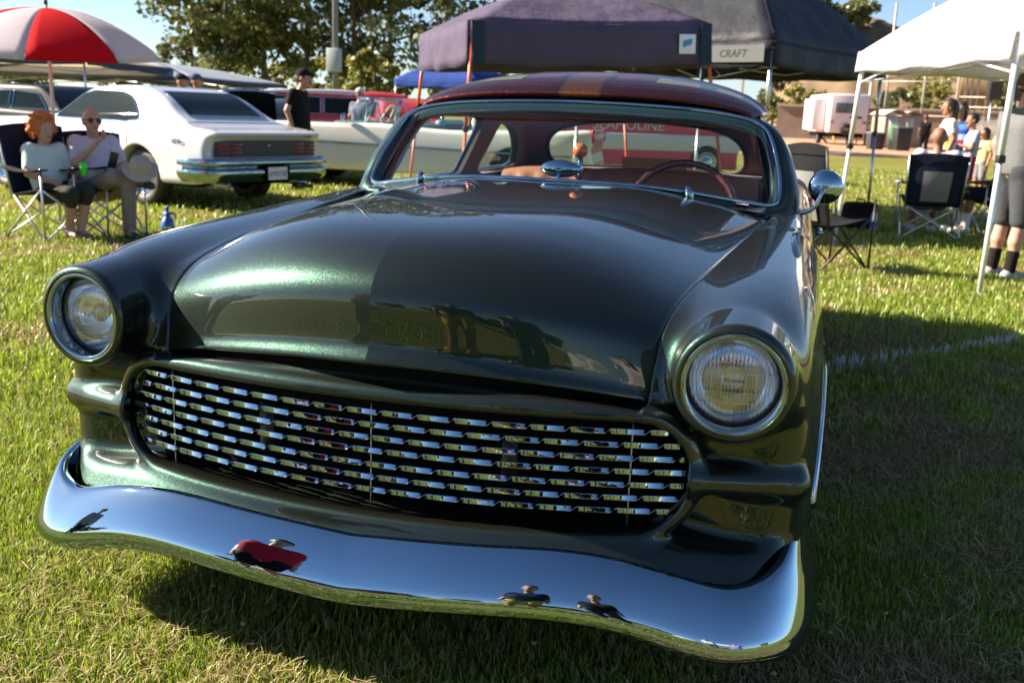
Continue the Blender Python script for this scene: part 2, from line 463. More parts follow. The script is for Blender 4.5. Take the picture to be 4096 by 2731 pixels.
DOORS = {}
sub_mesh('grille_surround', _nose, CAR, M['green'])
sub_mesh('gravel_pan', _pan, CAR, M['green'])
for s in (-1, 1):
    sub_mesh('front_fender', _fend & (_fc[:, 0]*s > 0), CAR, M['green'])
    DOORS[s] = sub_mesh('door', _door & (_fc[:, 0]*s > 0), CAR, M['green'])
sub_mesh('rear_body', _rear, CAR, M['green'])

# ---- hood
HC = np.array([(.121, .727), (.112, .731), (.110, .737), (.120, .752), (.1285, .766), (.132, .800), (.1335, .84), (.137, .873), (.149, .904), (.182, .936), (.252, .974), (.355, 1.002), (.534, 1.019), (.80, 1.029), (1.1, 1.034), (1.4, 1.036), (1.76, 1.031)])
HG = np.array([(.586, .273, .667), (.587, .263, .672), (.588, .262, .678), (.591, .268, .690), (.593, .272, .701), (.596, .280, .733), (.598, .289, .762), (.601, .300, .786), (.605, .325, .815), (.613, .376, .842), (.624, .443, .862), (.637, .540, .878), (.653, .660, .889), (.672, .83, .897), (.697, 1.08, .906), (.732, 1.37, .916), (.779, 1.81, .933)])
HTS = np.r_[0, .5, 1, 1.5, 2, 2.5, 3, 3.5, np.linspace(4, len(HC)-1, 90)]
hc = cspline(np.c_[np.zeros(len(HC)), HC], 0, ts=HTS); hg = cspline(HG, 0, ts=HTS)
def hood_half(sg):
    s = np.linspace(0, 1, 61); G = np.zeros((len(HTS), 61, 3))
    for i, t in enumerate(HTS):
        cw = np.interp(t, [0, 3, 8, 10, 12, 16], [.42, .45, .34, .12, .02, 0])
        up = np.interp(t, [8, 12], [0, 1])
        ey = cw*s+(1-cw)*s**2; pz = 2.0+.5*up
        ez = cw*.35*s+(1-cw*.35)*s**pz
        G[i, :, 0] = sg*hg[i, 0]*s; G[i, :, 1] = hc[i, 1]+(hg[i, 1]-hc[i, 1])*ey; G[i, :, 2] = hc[i, 2]+(hg[i, 2]-hc[i, 2])*ez
        # the bulge along the middle and the hollow beside the hood edge
        G[i, :, 2] += up*(.007*np.exp(-((s-.45)/.25)**2)-.004*np.exp(-((s-.9)/.08)**2))*np.interp(t, [9, 12], [0, 1])
    # turned-down outer edge and rolled-back lip
    e1 = G[:, -1].copy(); e1[:, 0] += sg*.001; e1[:, 2] -= .006
    e2 = e1.copy(); e2[:, 0] -= sg*.004; e2[:, 2] -= .02
    G = np.concatenate([G, e1[:, None], e2[:, None]], 1)
    l1 = G[0:1].copy(); l1[..., 1] += .015; l1[..., 2] -= .002
    l2 = G[0:1].copy(); l2[..., 1] += .06; l2[..., 2] += .01
    return np.concatenate([l2, l1, G], 0)
mb = MB()
mb.grid(hood_half(1)); mb.grid(hood_half(-1), True)
hood = mb.build('hood', M['green'], CAR)
# dark bay under the hood gap
mb = MB()
mb.grid(np.array([[(x, .15+.42*x*x, z-.05*x*x) for x in np.linspace(-.6, .6, 25)] for z in (.60, .775)]))
mb.build('radiator_support', M['black'], CAR)
mb = MB(); mb.box((0, 1.0, .55), (1.2, 1.3, .5)); mb.build('engine_bay', M['black'], CAR)

# ---- grille: seven twisted chrome bars in a black cavity
GRL = thing('grille', None, None); del_keys = None
GRL.parent = CAR
def zopen(z):
    """half width of the opening at height z"""
    xs = np.linspace(0, .72, 400); d = open2d(xs, np.full(400, z)); return xs[d < 0].max()
for i in range(7):
    zb = .617-.0298*i
    hw = zopen(np.clip(zb, .395, .632))-.006
    n = 900; xx = np.linspace(-hw, hw, n)
    ph = [.60, .25, .85, .45, .05, .70, .35][i]
    tt = xx/.083+ph; fl = np.floor(tt); fr = tt-fl; sm = np.clip((fr-.70)/.30, 0, 1); sm = sm*sm*(3-2*sm)
    # long flat faces that lean back slowly, then a quick half turn
    th = PI*fl+np.where(fr < .70, .02+.36*fr/.70, .38+(PI-.36)*sm)
    sag = .004*np.cos(xx/.69*PI/2)*(1 if i > 3 else .3)
    w = .0068
    G = np.zeros((n, 10, 3))
    for j, (a, o) in enumerate(((-1, 0), (-.9, -.0011), (-.7, -.0011), (.7, -.0011), (.9, -.0011), (1, 0), (.9, .0011), (.7, .0011), (-.7, .0011), (-.9, .0011))):
        G[:, j, 0] = xx
        G[:, j, 1] = rimy(xx)+.030+a*w*np.sin(th)+o*np.cos(th)
        G[:, j, 2] = zb-sag+a*w*np.cos(th)-o*np.sin(th)
    V, Fc = grid_vf(np.concatenate([G, G[:, :1]], 1), True)
    mesh('grille_bar', V, Fc, M['chrome'], GRL)
for x0 in (-.55, 0.0, .57):
    mb = MB(); zz = np.linspace(.40, .635, 8); mb.tube(np.c_[np.full(8, x0), np.full(8, rimy(x0)+.034), zz], .0017, 6); mb.build('grille_rod', M['steel'], GRL)
mb = MB(); mb.grid(np.array([[(x, .27+.2*x*x, z) for x in np.linspace(-.74, .74, 21)] for z in (.32, .70)])); mb.build('grille_backing', M['black'], GRL)
for x0 in (-.30, .30):
    mb = MB(); mb.box((x0, .225, .52), (.035, .012, .12)); mb.build('grille_bracket', M['blackplastic'], GRL)

# ---- bumper
BP = np.array([(0, .020), (.2, .026), (.4, .046), (.6, .078), (.75, .110), (.84, .148), (.895, .192), (.926, .252), (.940, .33), (.946, .42), (.946, .53)])
bpl = cspline(BP, 90)
bpl = np.concatenate([bpl[:0:-1]*[-1, 1], bpl])
arc = np.r_[0, np.cumsum(np.linalg.norm(np.diff(bpl, axis=0), axis=1))]; arc = arc-arc[-1]/2
AX = np.abs(arc)
ztop = cspline(np.array([(0, .368), (.15, .376), (.3, .383), (.45, .389), (.55, .383), (.65, .366), (.75, .340), (.81, .327), (.87, .331), (.95, .350), (1.05, .372), (1.2, .374), (1.34, .366)]), 200)
zbot = cspline(np.array([(0, .222), (.1, .227), (.25, .238), (.4, .245), (.5, .243), (.6, .230), (.7, .204), (.8, .182), (.88, .176), (.95, .165), (1.05, .182), (1.2, .205), (1.34, .225)]), 200)
zt = np.interp(AX, ztop[:, 0], ztop[:, 1]); zb_ = np.interp(AX, zbot[:, 0], zbot[:, 1])
tan = np.gradient(bpl, axis=0); tan /= np.linalg.norm(tan, axis=1)[:, None]; nrm = np.c_[tan[:, 1], -tan[:, 0]]
prof = cspline(np.array([(-.042, .985), (-.027, 1.0), (-.016, .978), (.007, .84), (.031, .64), (.049, .45), (.058, .32), (.059, .18), (.045, .06), (.016, .0), (-.03, .02)]), 44)
G = np.zeros((len(bpl), len(prof), 3))
bul = .76+.10*np.exp(-((AX-.85)/.14)**2)
for j, (o, v) in enumerate(prof):
    G[:, j, :2] = bpl+nrm*(o*bul)[:, None]; G[:, j, 2] = zb_+(zt-zb_)*v
V, Fc = grid_vf(G, False)
bump_o = mesh('front_bumper', V, Fc, M['chrome'], CAR)
mb = MB(); mb.box((0, .40, .27), (1.2, .5, .06)); mb.build('bumper_bracket', M['black'], CAR)

# ---- headlights
def rot_to(d):
    d = np.asarray(d, float); d = d/np.linalg.norm(d)
    return np.array(Vector(d).to_track_quat('Z', 'Y').to_matrix())
def lens_material():
    m = bpy.data.materials.new('fluted_headlight_glass'); m.use_nodes = True; nt = m.node_tree; nt.nodes.clear(); o = nt.nodes.new('ShaderNodeOutputMaterial')
    t = nt.nodes.new('ShaderNodeBsdfTransparent'); t.inputs[0].default_value = (.95, .97, .98, 1); g = nt.nodes.new('ShaderNodeBsdfGlossy'); g.inputs['Roughness'].default_value = .04
    mx = nt.nodes.new('ShaderNodeMixShader'); mx.inputs[0].default_value = .2; nt.links.new(t.outputs[0], mx.inputs[1]); nt.links.new(g.outputs[0], mx.inputs[2]); nt.links.new(mx.outputs[0], o.inputs[0])
    flutes(nt, g, .0010); return m
def flutes(nt, b, dist, scale=40):
    tc = nt.nodes.new('ShaderNodeTexCoord'); wv = nt.nodes.new('ShaderNodeTexWave'); wv.bands_direction = 'X'; wv.wave_profile = 'SIN'; wv.inputs['Scale'].default_value = scale
    nt.links.new(tc.outputs['Object'], wv.inputs[0])
    bp = nt.nodes.new('ShaderNodeBump'); bp.inputs['Strength'].default_value = .9; bp.inputs['Distance'].default_value = dist
    nt.links.new(wv.outputs['Fac'], bp.inputs['Height']); nt.links.new(bp.outputs[0], b.inputs['Normal'])
M['lensglass'] = lens_material()
M['reflector'] = mat('lamp_reflector', (.90, .93, .97), .09, 1.0)
for s in (-1, 1):
    H = thing('headlight', None, None); H.parent = CAR
    H.location = (s*.772, .190, .751)
    H.rotation_euler = (0, 0, s*.090)
    Mx = rot_to((0, -1, 0))          # lathe axis points to the front
    mb = MB(); th = np.linspace(0, 2*PI, 20)
    mb.lathe([(.1025+.0075*math.cos(a), .004+.0075*math.sin(a)) for a in th], 72, Mx); mb.build('bezel', M['chrome'], H)
    mb = MB(); mb.lathe([(.103, .004), (.1005, -.006), (.0975, -.022), (.0965, -.036)], 72, Mx); mb.build('trim_cone', M['chrome_soft'] if s > 0 else M['chrome'], H)
    mb = MB(); mb.lathe([(.0968, -.034), (.0925, -.031), (.0915, -.034), (.0915, -.05)], 64, Mx); mb.build('gasket', M['rubber'], H)
    # domed sealed beam: glass, moulded ribs, silvered bowl, bulb shield
    dome = [(.0920*math.sin(a), -.034+.020*(math.cos(a)-math.cos(1.45))/(1-math.cos(1.45))) for a in np.linspace(1.45, .0001, 14)]
    mb = MB(); mb.lathe(dome, 64, Mx); lens = mb.build('lens', M['lensglass'], H)
    sol = lens.modifiers.new('thick', 'SOLIDIFY'); sol.thickness = .003
    mb = MB(); mb.lathe([(.0885, -.040), (.082, -.060), (.066, -.078), (.045, -.090), (.022, -.097), (.0001, -.099)], 48, Mx); mb.build('reflector_bowl', M['reflector'], H)
    mb = MB(); mb.lathe([(.024, -.056), (.023, -.052), (.012, -.046), (.0001, -.045)], 24, Mx); mb.box((0, .075, 0), (.004, .05, .02)); mb.build('bulb_shield', M['steel'], H)
    mb = MB()
    for zz, w in ((.040, .062), (.018, .075), (-.022, .075), (-.045, .058)):
        xx = np.linspace(-w, w, 12); P = np.c_[xx, .0135+.020*(np.hypot(xx, zz)/.0885)**2, np.full(12, zz)]; mb.tube(P, .0008, 5)
    for xx0, z0, z1 in ((-.024, -.045, .018), (.024, -.045, .018), (-.045, -.022, .018), (.045, -.022, .018)):
        zz = np.linspace(z0, z1, 8); P = np.c_[np.full(8, xx0), .0135+.020*(np.hypot(xx0, zz)/.0885)**2, zz]; mb.tube(P, .0008, 5)
    mb.build('lens_rib', M['chrome_soft'], H)

def emboss(parent, body, size, loc):
    cu = bpy.data.curves.new('lens_lettering', 'FONT'); cu.body = body; cu.size = size; cu.extrude = .0004; cu.align_x = 'CENTER'; cu.align_y = 'CENTER'; cu.resolution_u = 2
    t = bpy.data.objects.new('lens_lettering', cu); COL.objects.link(t); me = bpy.data.meshes.new_from_object(t.evaluated_get(bpy.context.evaluated_depsgraph_get())); bpy.data.objects.remove(t)
    me.materials.clear(); me.materials.append(M['chrome']); o = bpy.data.objects.new('lens_lettering', me); link(o, parent); o.location = loc; o.rotation_euler = (PI/2, 0, 0)
for H in [o for o in CAR.children if o.name.startswith('headlight')]:
    emboss(H, 'SYLVANIA', .0095, (0, .0120, .004)); emboss(H, '2D1', .010, (0, .029, .076))
# ---- glasshouse
WS = np.array([(0, 1.727, 1.036), (.3, 1.748, 1.032), (.505, 1.80, 1.014), (.603, 1.852, .998), (.70, 1.905, .983), (.762, 1.945, .974), (.795, 1.972, .984), (.803, 2.005, 1.010), (.797, 2.05, 1.066), (.777, 2.115, 1.137), (.752, 2.165, 1.203), (.722, 2.192, 1.245), (.675, 2.198, 1.272), (.60, 2.193, 1.289), (.5, 2.185, 1.302), (.25, 2.172, 1.315), (0, 2.168, 1.320)])
wsh = cspline(WS, 110)
wsl = np.concatenate([wsh, wsh[-2:0:-1]*[-1, 1, 1]])
cen = np.array([0, 1.95, 1.16])
def inset(L, d):
    n = len(L); T = np.roll(L, -1, 0)-np.roll(L, 1, 0); T /= np.linalg.norm(T, axis=1)[:, None]
    g = np.array([0, -.55, .83]); N = np.cross(T, g); N -= T*(N*T).sum(1)[:, None]; N /= np.linalg.norm(N, axis=1)[:, None]
    sg = np.sign(((cen-L)*N).sum(1)); return L+N*(sg*d)[:, None]
fwd = np.array([0, -.55, .83])
mb = MB(); mb.tube(wsl, .0078, 10, True); mb.build('windshield_molding', M['chrome'], CAR)
# rubber and painted surround
a0 = wsl-fwd*.006; a1 = inset(wsl, .012)-fwd*.004; a2 = inset(wsl, .034)-fwd*.018; a3 = inset(wsl, .040)-fwd*.034
mb = MB(); mb.grid(np.stack([a0, a1, a2, a3], 1), True, True); mb.build('windshield_gasket', mat('dark_gasket_paint', (.012, .03, .032), .15, .0, coat=1.0), CAR)
o1 = inset(wsl, -.010)-fwd*.004; o2 = inset(wsl, -.022)-fwd*.002; o3 = inset(wsl, -.05)-fwd*.016; o4 = inset(wsl, -.075)-fwd*.06
o4[:, 2] = np.where(wsl[:, 2] < 1.0, o4[:, 2], o4[:, 2])
mb = MB(); mb.grid(np.stack([a0, o1, o2, o3, o4], 1), False, True); mb.build('windshield_frame', M['green'], CAR)
# glass: rows between the lower and the upper run
gl = inset(wsl, .036)-fwd*.026
nb = len(wsh); half = gl[:nb]; 
k0 = 52
lo = np.concatenate([gl[nb:][::-1][::-1], gl[:0]]) if False else None
ga = cspline(np.concatenate([half[:k0][::-1]*[-1, 1, 1], half[1:k0]]), 41)
gb = cspline(np.concatenate([half[k0-1:]*[-1, 1, 1], half[k0-1:-1][::-1]]), 41)
G = np.array([[ga[i]*(1-t)+gb[i]*t+np.array([0, -.035, .02])*math.sin(t*PI)*math.sin(i/40*PI) for i in range(41)] for t in np.linspace(0, 1, 16)])
V, Fc = grid_vf(G, False); mesh('windshield', V, Fc, M['glass'], CAR)
# roof skin
def roofpt(u, v):
    """u across -1..1, v front 0 .. back 1"""
    hwf = np.interp(v, [0, .08, .25, .6, .85, 1], [.655, .690, .703, .69, .64, .58])
    yv = np.interp(v, [0, .1, 1], [0, .13, 1.72])
    zc = cspline(np.array([(0, 1.335), (.08, 1.375), (.25, 1.412), (.55, 1.437), (.9, 1.437), (1.2, 1.415), (1.5, 1.36), (1.72, 1.29)]), 80)
    zC = np.interp(yv, zc[:, 0], zc[:, 1])
    ze = np.interp(v, [0, .1, .4, .8, 1], [1.272, 1.283, 1.290, 1.272, 1.22])
    x = hwf*np.sin(u*PI/2)**1 if False else hwf*u
    e = np.abs(u)
    z = ze+(zC-ze)*(1-e**2.6)**.62
    y = 2.178+yv+.030*e**2*(1-v)**6*1.0
    return x, y, z
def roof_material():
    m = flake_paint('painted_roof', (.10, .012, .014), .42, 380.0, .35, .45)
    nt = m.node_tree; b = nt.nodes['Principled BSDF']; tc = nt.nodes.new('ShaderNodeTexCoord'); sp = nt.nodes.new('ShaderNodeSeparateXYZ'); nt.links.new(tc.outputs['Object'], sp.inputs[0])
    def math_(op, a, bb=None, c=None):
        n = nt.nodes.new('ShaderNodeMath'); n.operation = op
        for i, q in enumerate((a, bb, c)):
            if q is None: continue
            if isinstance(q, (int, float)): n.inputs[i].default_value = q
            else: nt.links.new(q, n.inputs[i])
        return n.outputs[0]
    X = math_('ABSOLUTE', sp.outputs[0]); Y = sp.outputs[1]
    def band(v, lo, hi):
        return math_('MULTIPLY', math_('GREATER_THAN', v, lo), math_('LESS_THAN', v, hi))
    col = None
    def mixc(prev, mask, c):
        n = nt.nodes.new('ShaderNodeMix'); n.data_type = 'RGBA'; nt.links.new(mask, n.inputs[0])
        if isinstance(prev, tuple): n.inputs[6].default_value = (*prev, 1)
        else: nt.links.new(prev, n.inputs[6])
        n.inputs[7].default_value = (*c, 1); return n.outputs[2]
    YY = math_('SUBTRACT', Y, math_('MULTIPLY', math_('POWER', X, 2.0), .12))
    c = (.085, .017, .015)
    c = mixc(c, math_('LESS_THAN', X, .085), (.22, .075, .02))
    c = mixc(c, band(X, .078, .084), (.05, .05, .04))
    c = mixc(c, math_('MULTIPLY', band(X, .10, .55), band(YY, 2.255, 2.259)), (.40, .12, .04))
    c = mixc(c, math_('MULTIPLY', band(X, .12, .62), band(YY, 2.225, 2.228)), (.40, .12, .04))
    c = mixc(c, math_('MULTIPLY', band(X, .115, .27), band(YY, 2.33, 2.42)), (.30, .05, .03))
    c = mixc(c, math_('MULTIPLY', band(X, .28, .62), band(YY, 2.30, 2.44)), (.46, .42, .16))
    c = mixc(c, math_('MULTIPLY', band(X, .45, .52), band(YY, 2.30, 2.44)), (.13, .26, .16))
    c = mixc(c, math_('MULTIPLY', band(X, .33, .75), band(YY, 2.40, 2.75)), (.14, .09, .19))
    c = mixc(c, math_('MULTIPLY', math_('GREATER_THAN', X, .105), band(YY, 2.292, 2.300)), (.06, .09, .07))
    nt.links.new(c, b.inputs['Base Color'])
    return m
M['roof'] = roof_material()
us = np.sin(np.linspace(-PI/2, PI/2, 61)); vs = np.linspace(0, 1, 60)**1.25
G = np.array([[roofpt(u, v) for u in us] for v in vs])
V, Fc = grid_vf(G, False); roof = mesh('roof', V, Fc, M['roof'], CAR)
so = roof.modifiers.new('thick', 'SOLIDIFY'); so.thickness = .022; so.offset = -1
# side walls with window openings
M['liner'] = mat('purple_brown_lining', (.15, .075, .080), .85, noise=(300, .15), sheen=.2)
out = cspline(np.array([(1.99, .92), (2.03, 1.02), (2.12, 1.16), (2.19, 1.255), (2.25, 1.29), (2.6, 1.30), (3.2, 1.295), (3.7, 1.27), (4.0, 1.18), (4.25, 1.02), (4.35, .93)]), 60)
out = np.concatenate([out, [(4.2, .925), (3.0, .92)]])
dw = cspline(np.array([(2.10, .965), (2.14, 1.03), (2.20, 1.12), (2.28, 1.20), (2.36, 1.235), (2.55, 1.245), (2.9, 1.243), (3.10, 1.235), (3.135, 1.21), (3.10, 1.10), (3.03, .98), (3.01, .962), (2.6, .96)]), 70, True)
qw = cspline(np.array([(3.28, .97), (3.34, 1.08), (3.41, 1.19), (3.46, 1.215), (3.60, 1.20), (3.74, 1.15), (3.85, 1.06), (3.88, .985), (3.84, .965), (3.5, .96)]), 50, True)
def side_x(y, z):
    return .815-.30*np.clip(z-.93, 0, 1)-.9*np.clip(z-1.2, 0, 1)**2-.055*np.clip(y-3.1, 0, 2)**1.5
v2, tr = poly_fill(out, [dw[::-1], qw[::-1]])
for s in (-1, 1):
    V = np.c_[s*side_x(v2[:, 0], v2[:, 1]), v2]
    V[:, 0] -= 0
    o = mesh('side_pillar_panel', V, [f if s > 0 else f[::-1] for f in tr], M['green'], CAR, False)
    Vi = V.copy(); Vi[:, 0] -= s*.035
    mesh('side_lining', Vi, [f[::-1] if s > 0 else f for f in tr], M['liner'], CAR, False)
    for W_, nm in ((dw, 'door_window'), (qw, 'quarter_window')):
        ring = np.c_[s*(side_x(W_[:, 0], W_[:, 1])), W_]
        inn = ring.copy(); inn[:, 0] -= s*.035
        mb = MB(); mb.grid(np.stack([ring, inn], 1), s > 0, True); mb.build(nm+'_reveal', M['rubber'], CAR)
        mb = MB(); mb.tube(ring+[s*.003, 0, 0], .006, 8, True); mb.build(nm+'_trim', M['chrome'], CAR)
    mb = MB(); P = np.array([roofpt(s*.995, v) for v in np.linspace(.02, .98, 30)]); P[:, 0] += s*.006; P[:, 2] -= .006; mb.tube(P, .008, 8); mb.build('drip_rail', M['chrome'], CAR)
    # garnish window glass and belt chrome
    qv, qt = poly_fill(qw); mesh('quarter_glass', np.c_[s*(side_x(qv[:, 0], qv[:, 1])-.015), qv], qt, M['glass'], CAR, False)
    yy = np.linspace(2.0, 4.3, 30); mb = MB(); mb.tube(np.c_[s*(.828-.055*np.clip(yy-3.1, 0, 2)**1.5), yy, np.full(30, .945)], .009, 8); mb.build('belt_molding', M['chrome'], CAR)
# rear panel with the rear window
def rear_pt(u, w):
    """u across, w height: leaning rear window panel"""
    z = w; y = 3.90+(1.28-z)*1.15-.32*u*u; return np.stack([u, y, z], -1)
ro = cspline(np.array([(-.70, .92), (-.71, 1.1), (-.64, 1.26), (-.4, 1.31), (0, 1.33), (.4, 1.31), (.64, 1.26), (.71, 1.1), (.70, .92)]), 60)
rw = cspline(np.array([(-.545, .985), (-.575, 1.05), (-.55, 1.13), (-.46, 1.195), (-.25, 1.235), (0, 1.247), (.25, 1.235), (.46, 1.195), (.55, 1.13), (.575, 1.05), (.545, .985), (.2, .975), (-.2, .975)]), 80, True)
v2, tr = poly_fill(ro, [rw[::-1]])
P = rear_pt(v2[:, 0], v2[:, 1]); mesh('rear_window_surround', P+[0, .03, 0], tr, M['green'], CAR, False)
mesh('rear_lining', P, [f[::-1] for f in tr], M['liner'], CAR, False)
mb = MB(); mb.tube(rear_pt(rw[:, 0], rw[:, 1]), .012, 8, True); mb.build('rear_window_gasket', M['rubber'], CAR)
v2, tr = poly_fill(rw); mesh('rear_window', rear_pt(v2[:, 0], v2[:, 1])+[0, .015, 0], tr, M['glass'], CAR, False)
# headliner
G = np.array([[np.array(roofpt(u, v))-[0, 0, .035] for u in us] for v in np.linspace(.03, 1, 20)]); V, Fc = grid_vf(G, True); mesh('headliner', V, Fc, M['liner'], CAR)
# ---- cabin
M['dash'] = mat('dark_dash', (.012, .016, .018), .25, coat=.6)
M['leather'] = mat('tan_leather', (.30, .13, .075), .5, noise=(12, .1), bump=(400, .2, .001))
M['wood'] = mat('dark_red_wheel', (.06, .012, .012), .25, coat=.5)
mb = MB(); xx = np.linspace(-.76, .76, 31)
G = np.array([[(x, yy+.16*x*x*(1 if k < 3 else .6), zz-.05*x*x) for x in xx] for k, (yy, zz) in enumerate(((1.74, .985), (1.85, 1.0), (1.97, .995), (2.02, .965), (2.03, .80), (2.0, .70)))])
mb.grid(G); mb.build('dashboard', M['dash'], CAR)
def bench(y, zt, name):
    B = thing(name, None, None); B.parent = CAR
    for nm, prof_ in (('backrest', [(y+.02, .55), (y+.0, .75), (y+.04, zt-.06), (y+.08, zt-.005), (y+.14, zt), (y+.20, zt-.03), (y+.20, .5)]), ('cushion', [(y+.05, .60), (y-.1, .63), (y-.35, .64), (y-.42, .62), (y-.45, .56), (y-.43, .45)])):
        mb = MB(); pr = cspline(np.array(prof_), 30)
        xs_ = np.linspace(-.70, .70, 57)
        G = np.array([[(x, p[0]+.006*math.cos(x*60)*(p[1] < zt-.03), p[1]-.03*(abs(x)/.70)**6-(.17/(1+math.exp((x+.16)/.04)) if (name == 'front_seat' and p[1] > .8) else 0)) for x in xs_] for p in pr])
        mb.grid(G, True); mb.build(nm, M['leather'], B)
bench(2.75, 1.035, 'front_seat'); bench(3.45, .99, 'rear_seat')
mb = MB(); mb.box((0, 3.95, .955), (1.35, .45, .02)); mb.build('parcel_shelf', M['liner'], CAR, False)
mb = MB(); mb.box((0, 2.9, .36), (1.5, 2.0, .02)); mb.build('cabin_floor', M['black'], CAR, False)
ST = thing('steering_wheel', None, None); ST.parent = CAR; ST.location = (.435, 2.13, .915); ST.rotation_euler = (math.radians(64), 0, 0)
mb = MB(); th = np.linspace(0, 2*PI, 72, endpoint=False); mb.tube(np.c_[.205*np.cos(th), .205*np.sin(th), 0*th], .0135+.0015*np.cos(th*24), 12, True); mb.build('wheel_rim', M['wood'], ST)
mb = MB()
for a in (PI, 0, -PI/2): mb.tube([(0, 0, -.03), (.2*math.cos(a), .2*math.sin(a), 0)], .008, 8)
mb.build('wheel_spoke', M['chrome'], ST)
mb = MB(); mb.lathe([(.035, -.05), (.04, -.02), (.02, .0), (.0001, .005)], 24); mb.tube([(0, 0, -.04), (0, 0, -.5)], .025, 12); mb.build('steering_column', M['wood'], ST)
RM = thing('dash_mirror', None, None); RM.parent = CAR; RM.location = (-.012, 1.95, 1.066)
mb = MB(); mb.lathe([(.0001, -.022)]+[(.078*math.sin(a), -.022*math.cos(a)*1.2) for a in np.linspace(.1, PI/2, 14)]+[(.078, .004), (.074, .006)], 48, np.diag([1, 1, .44])@rot_to((0, 1, 0))); mb.build('mirror_shell', M['chrome'], RM)
mb = MB(); mb.tube([(0, -.012, -.01), (0, -.035, -.04), (0, -.02, -.075)], [.008, .01, .016], 10); mb.build('mirror_stalk', M['chrome'], RM)
KN = thing('amber_dash_lamp', None, None); KN.parent = CAR; KN.location = (.047, 2.02, 1.135)
mb = MB(); mb.lathe([(.0001, -.029)]+[(.029*math.sin(a), -.029*math.cos(a)) for a in np.linspace(.15, PI-.15, 16)]+[(.0001, .029)], 32); mb.build('amber_ball', mat('amber_glass', (.55, .13, .03), .12, coat=.8, subs=.2), KN)
mb = MB(); mb.tube([(0, 0, -.026), (.004, 0, -.07), (.002, .0, -.13)], [.012, .011, .008], 12); mb.build('lamp_stem', M['chrome'], KN)
mb = MB(); mb.grid(np.array([[(x, y_, 1.003-.05*x*x) for x in np.linspace(.42, .70, 8)] for y_ in (1.86, 1.97)])); mb.build('show_card', mat('white_card', (.75, .77, .78), .5), CAR)
mb = MB(); mb.box((.13, 3.55, .985), (.34, .03, .15)); mb.build('wooden_tray', mat('plywood_tray', (.42, .24, .14), .6, noise=(30, .2)), CAR, False)

# ---- wipers, mirror, wheels, trim
for s in (-1, 1):
    WP = thing('wiper_post', None, None); WP.parent = CAR; WP.location = (s*.511, 1.745, .985)
    mb = MB(); mb.lathe([(.022, -.01), (.024, .0), (.02, .008), (.012, .012)], 24, None); mb.build('post_base', M['chrome'], WP)
    mb = MB(); mb.tube([(0, 0, .0), (-.008*s, -.006, .025), (-.016*s, -.012, .05)], [.0125, .0145, .010], 14); mb.lathe([(.010, 0), (.006, .006), (.0001, .008)], 14, None, (-.016*s, -.012, .05)); mb.build('post_cap', M['chrome'], WP)
for s in (1,):
    SM = thing('side_mirror', None, None); SM.parent = CAR; SM.location = (s*.852, 2.05, .945)
    arm = cspline(np.array([(0, 0, 0), (.02, -.01, .0), (.06, -.02, .012), (.085, -.02, .04), (.098, -.015, .075), (.112, .0, .098)]), 24)*[s, 1, 1]
    mb = MB(); mb.tube(arm, np.interp(np.linspace(0, 1, 24), [0, .1, 1], [.014, .009, .0065]), 12); mb.build('mirror_arm', M['chrome'], SM)
    Mx = rot_to((s*.05, -1, 0))
    mb = MB(); mb.lathe([(.0001, .036)]+[(.062*math.sin(a), .036*math.cos(a)) for a in np.linspace(.1, PI/2, 16)]+[(.063, -.004), (.060, -.007), (.0001, -.007)], 48, Mx, (s*.112, .028, .098)); mb.build('mirror_head', M['chrome'], SM)
def wheel(parent, loc, s, r=.335, w=.2, cap=.17):
    Wt = thing('wheel', None, None); Wt.parent = parent; Wt.location = loc
    Mx = rot_to((s, 0, 0)); h = w/2
    mb = MB(); mb.lathe([(r*.62, -h), (r*.9, -h), (r*.98, -h*.8), (r, -h*.5), (r, h*.5), (r*.98, h*.8), (r*.9, h), (r*.62, h*.95), (r*.60, h*.7)], 40, Mx); mb.build('tyre', M['rubber'], Wt)
    mb = MB(); mb.lathe([(r*.62, h*.8), (r*.60, h*.95), (r*.52, h*.80), (r*.42, h*.55), (r*.3, h*.7), (r*.16, h*.95), (.0001, h)], 32, Mx); mb.build('rim', M['chrome'], Wt)
    return Wt
for wy in (1.0, 4.05):
    for s in (-1, 1): wheel(CAR, (s*.80, wy, .335), s)
for s in (-1, 1):
    mb = MB(); a = np.linspace(math.radians(172), math.radians(88), 30)
    mb.tube(np.c_[s*(.978-.04*np.exp(-np.maximum(1.0+.35*np.cos(a)-.25, 0)/.28)), 1.0+.345*np.cos(a), .29+.325*np.sin(a)], .012, 10, flat=(1, 1)); mb.build('wheel_arch_trim', M['chrome'], CAR)
    mb = MB(); yy = np.linspace(1.45, 4.9, 30); mb.tube(np.c_[s*np.full(30, .985), yy, .60-.01*yy], .013, 8, flat=(1, .6)); mb.build('side_spear', M['chrome'], CAR)
    mb = MB(); mb.box((s*.93, 5.08, .70), (.1, .06, .2)); mb.build('tail_lamp', mat('red_lens', (.5, .02, .02), .2), CAR, True, .02)
    mb = MB(); mb.tube([(s*.962, 2.8, .80), (s*.985, 2.8, .80), (s*.985, 2.95, .80), (s*.962, 2.95, .80)], .009, 8); mb.build('door_handle', M['chrome'], DOORS[s])
mb = MB(); mb.box((0, 5.15, .45), (1.9, .12, .18)); mb.build('rear_bumper', M['chrome'], CAR, True, .03)
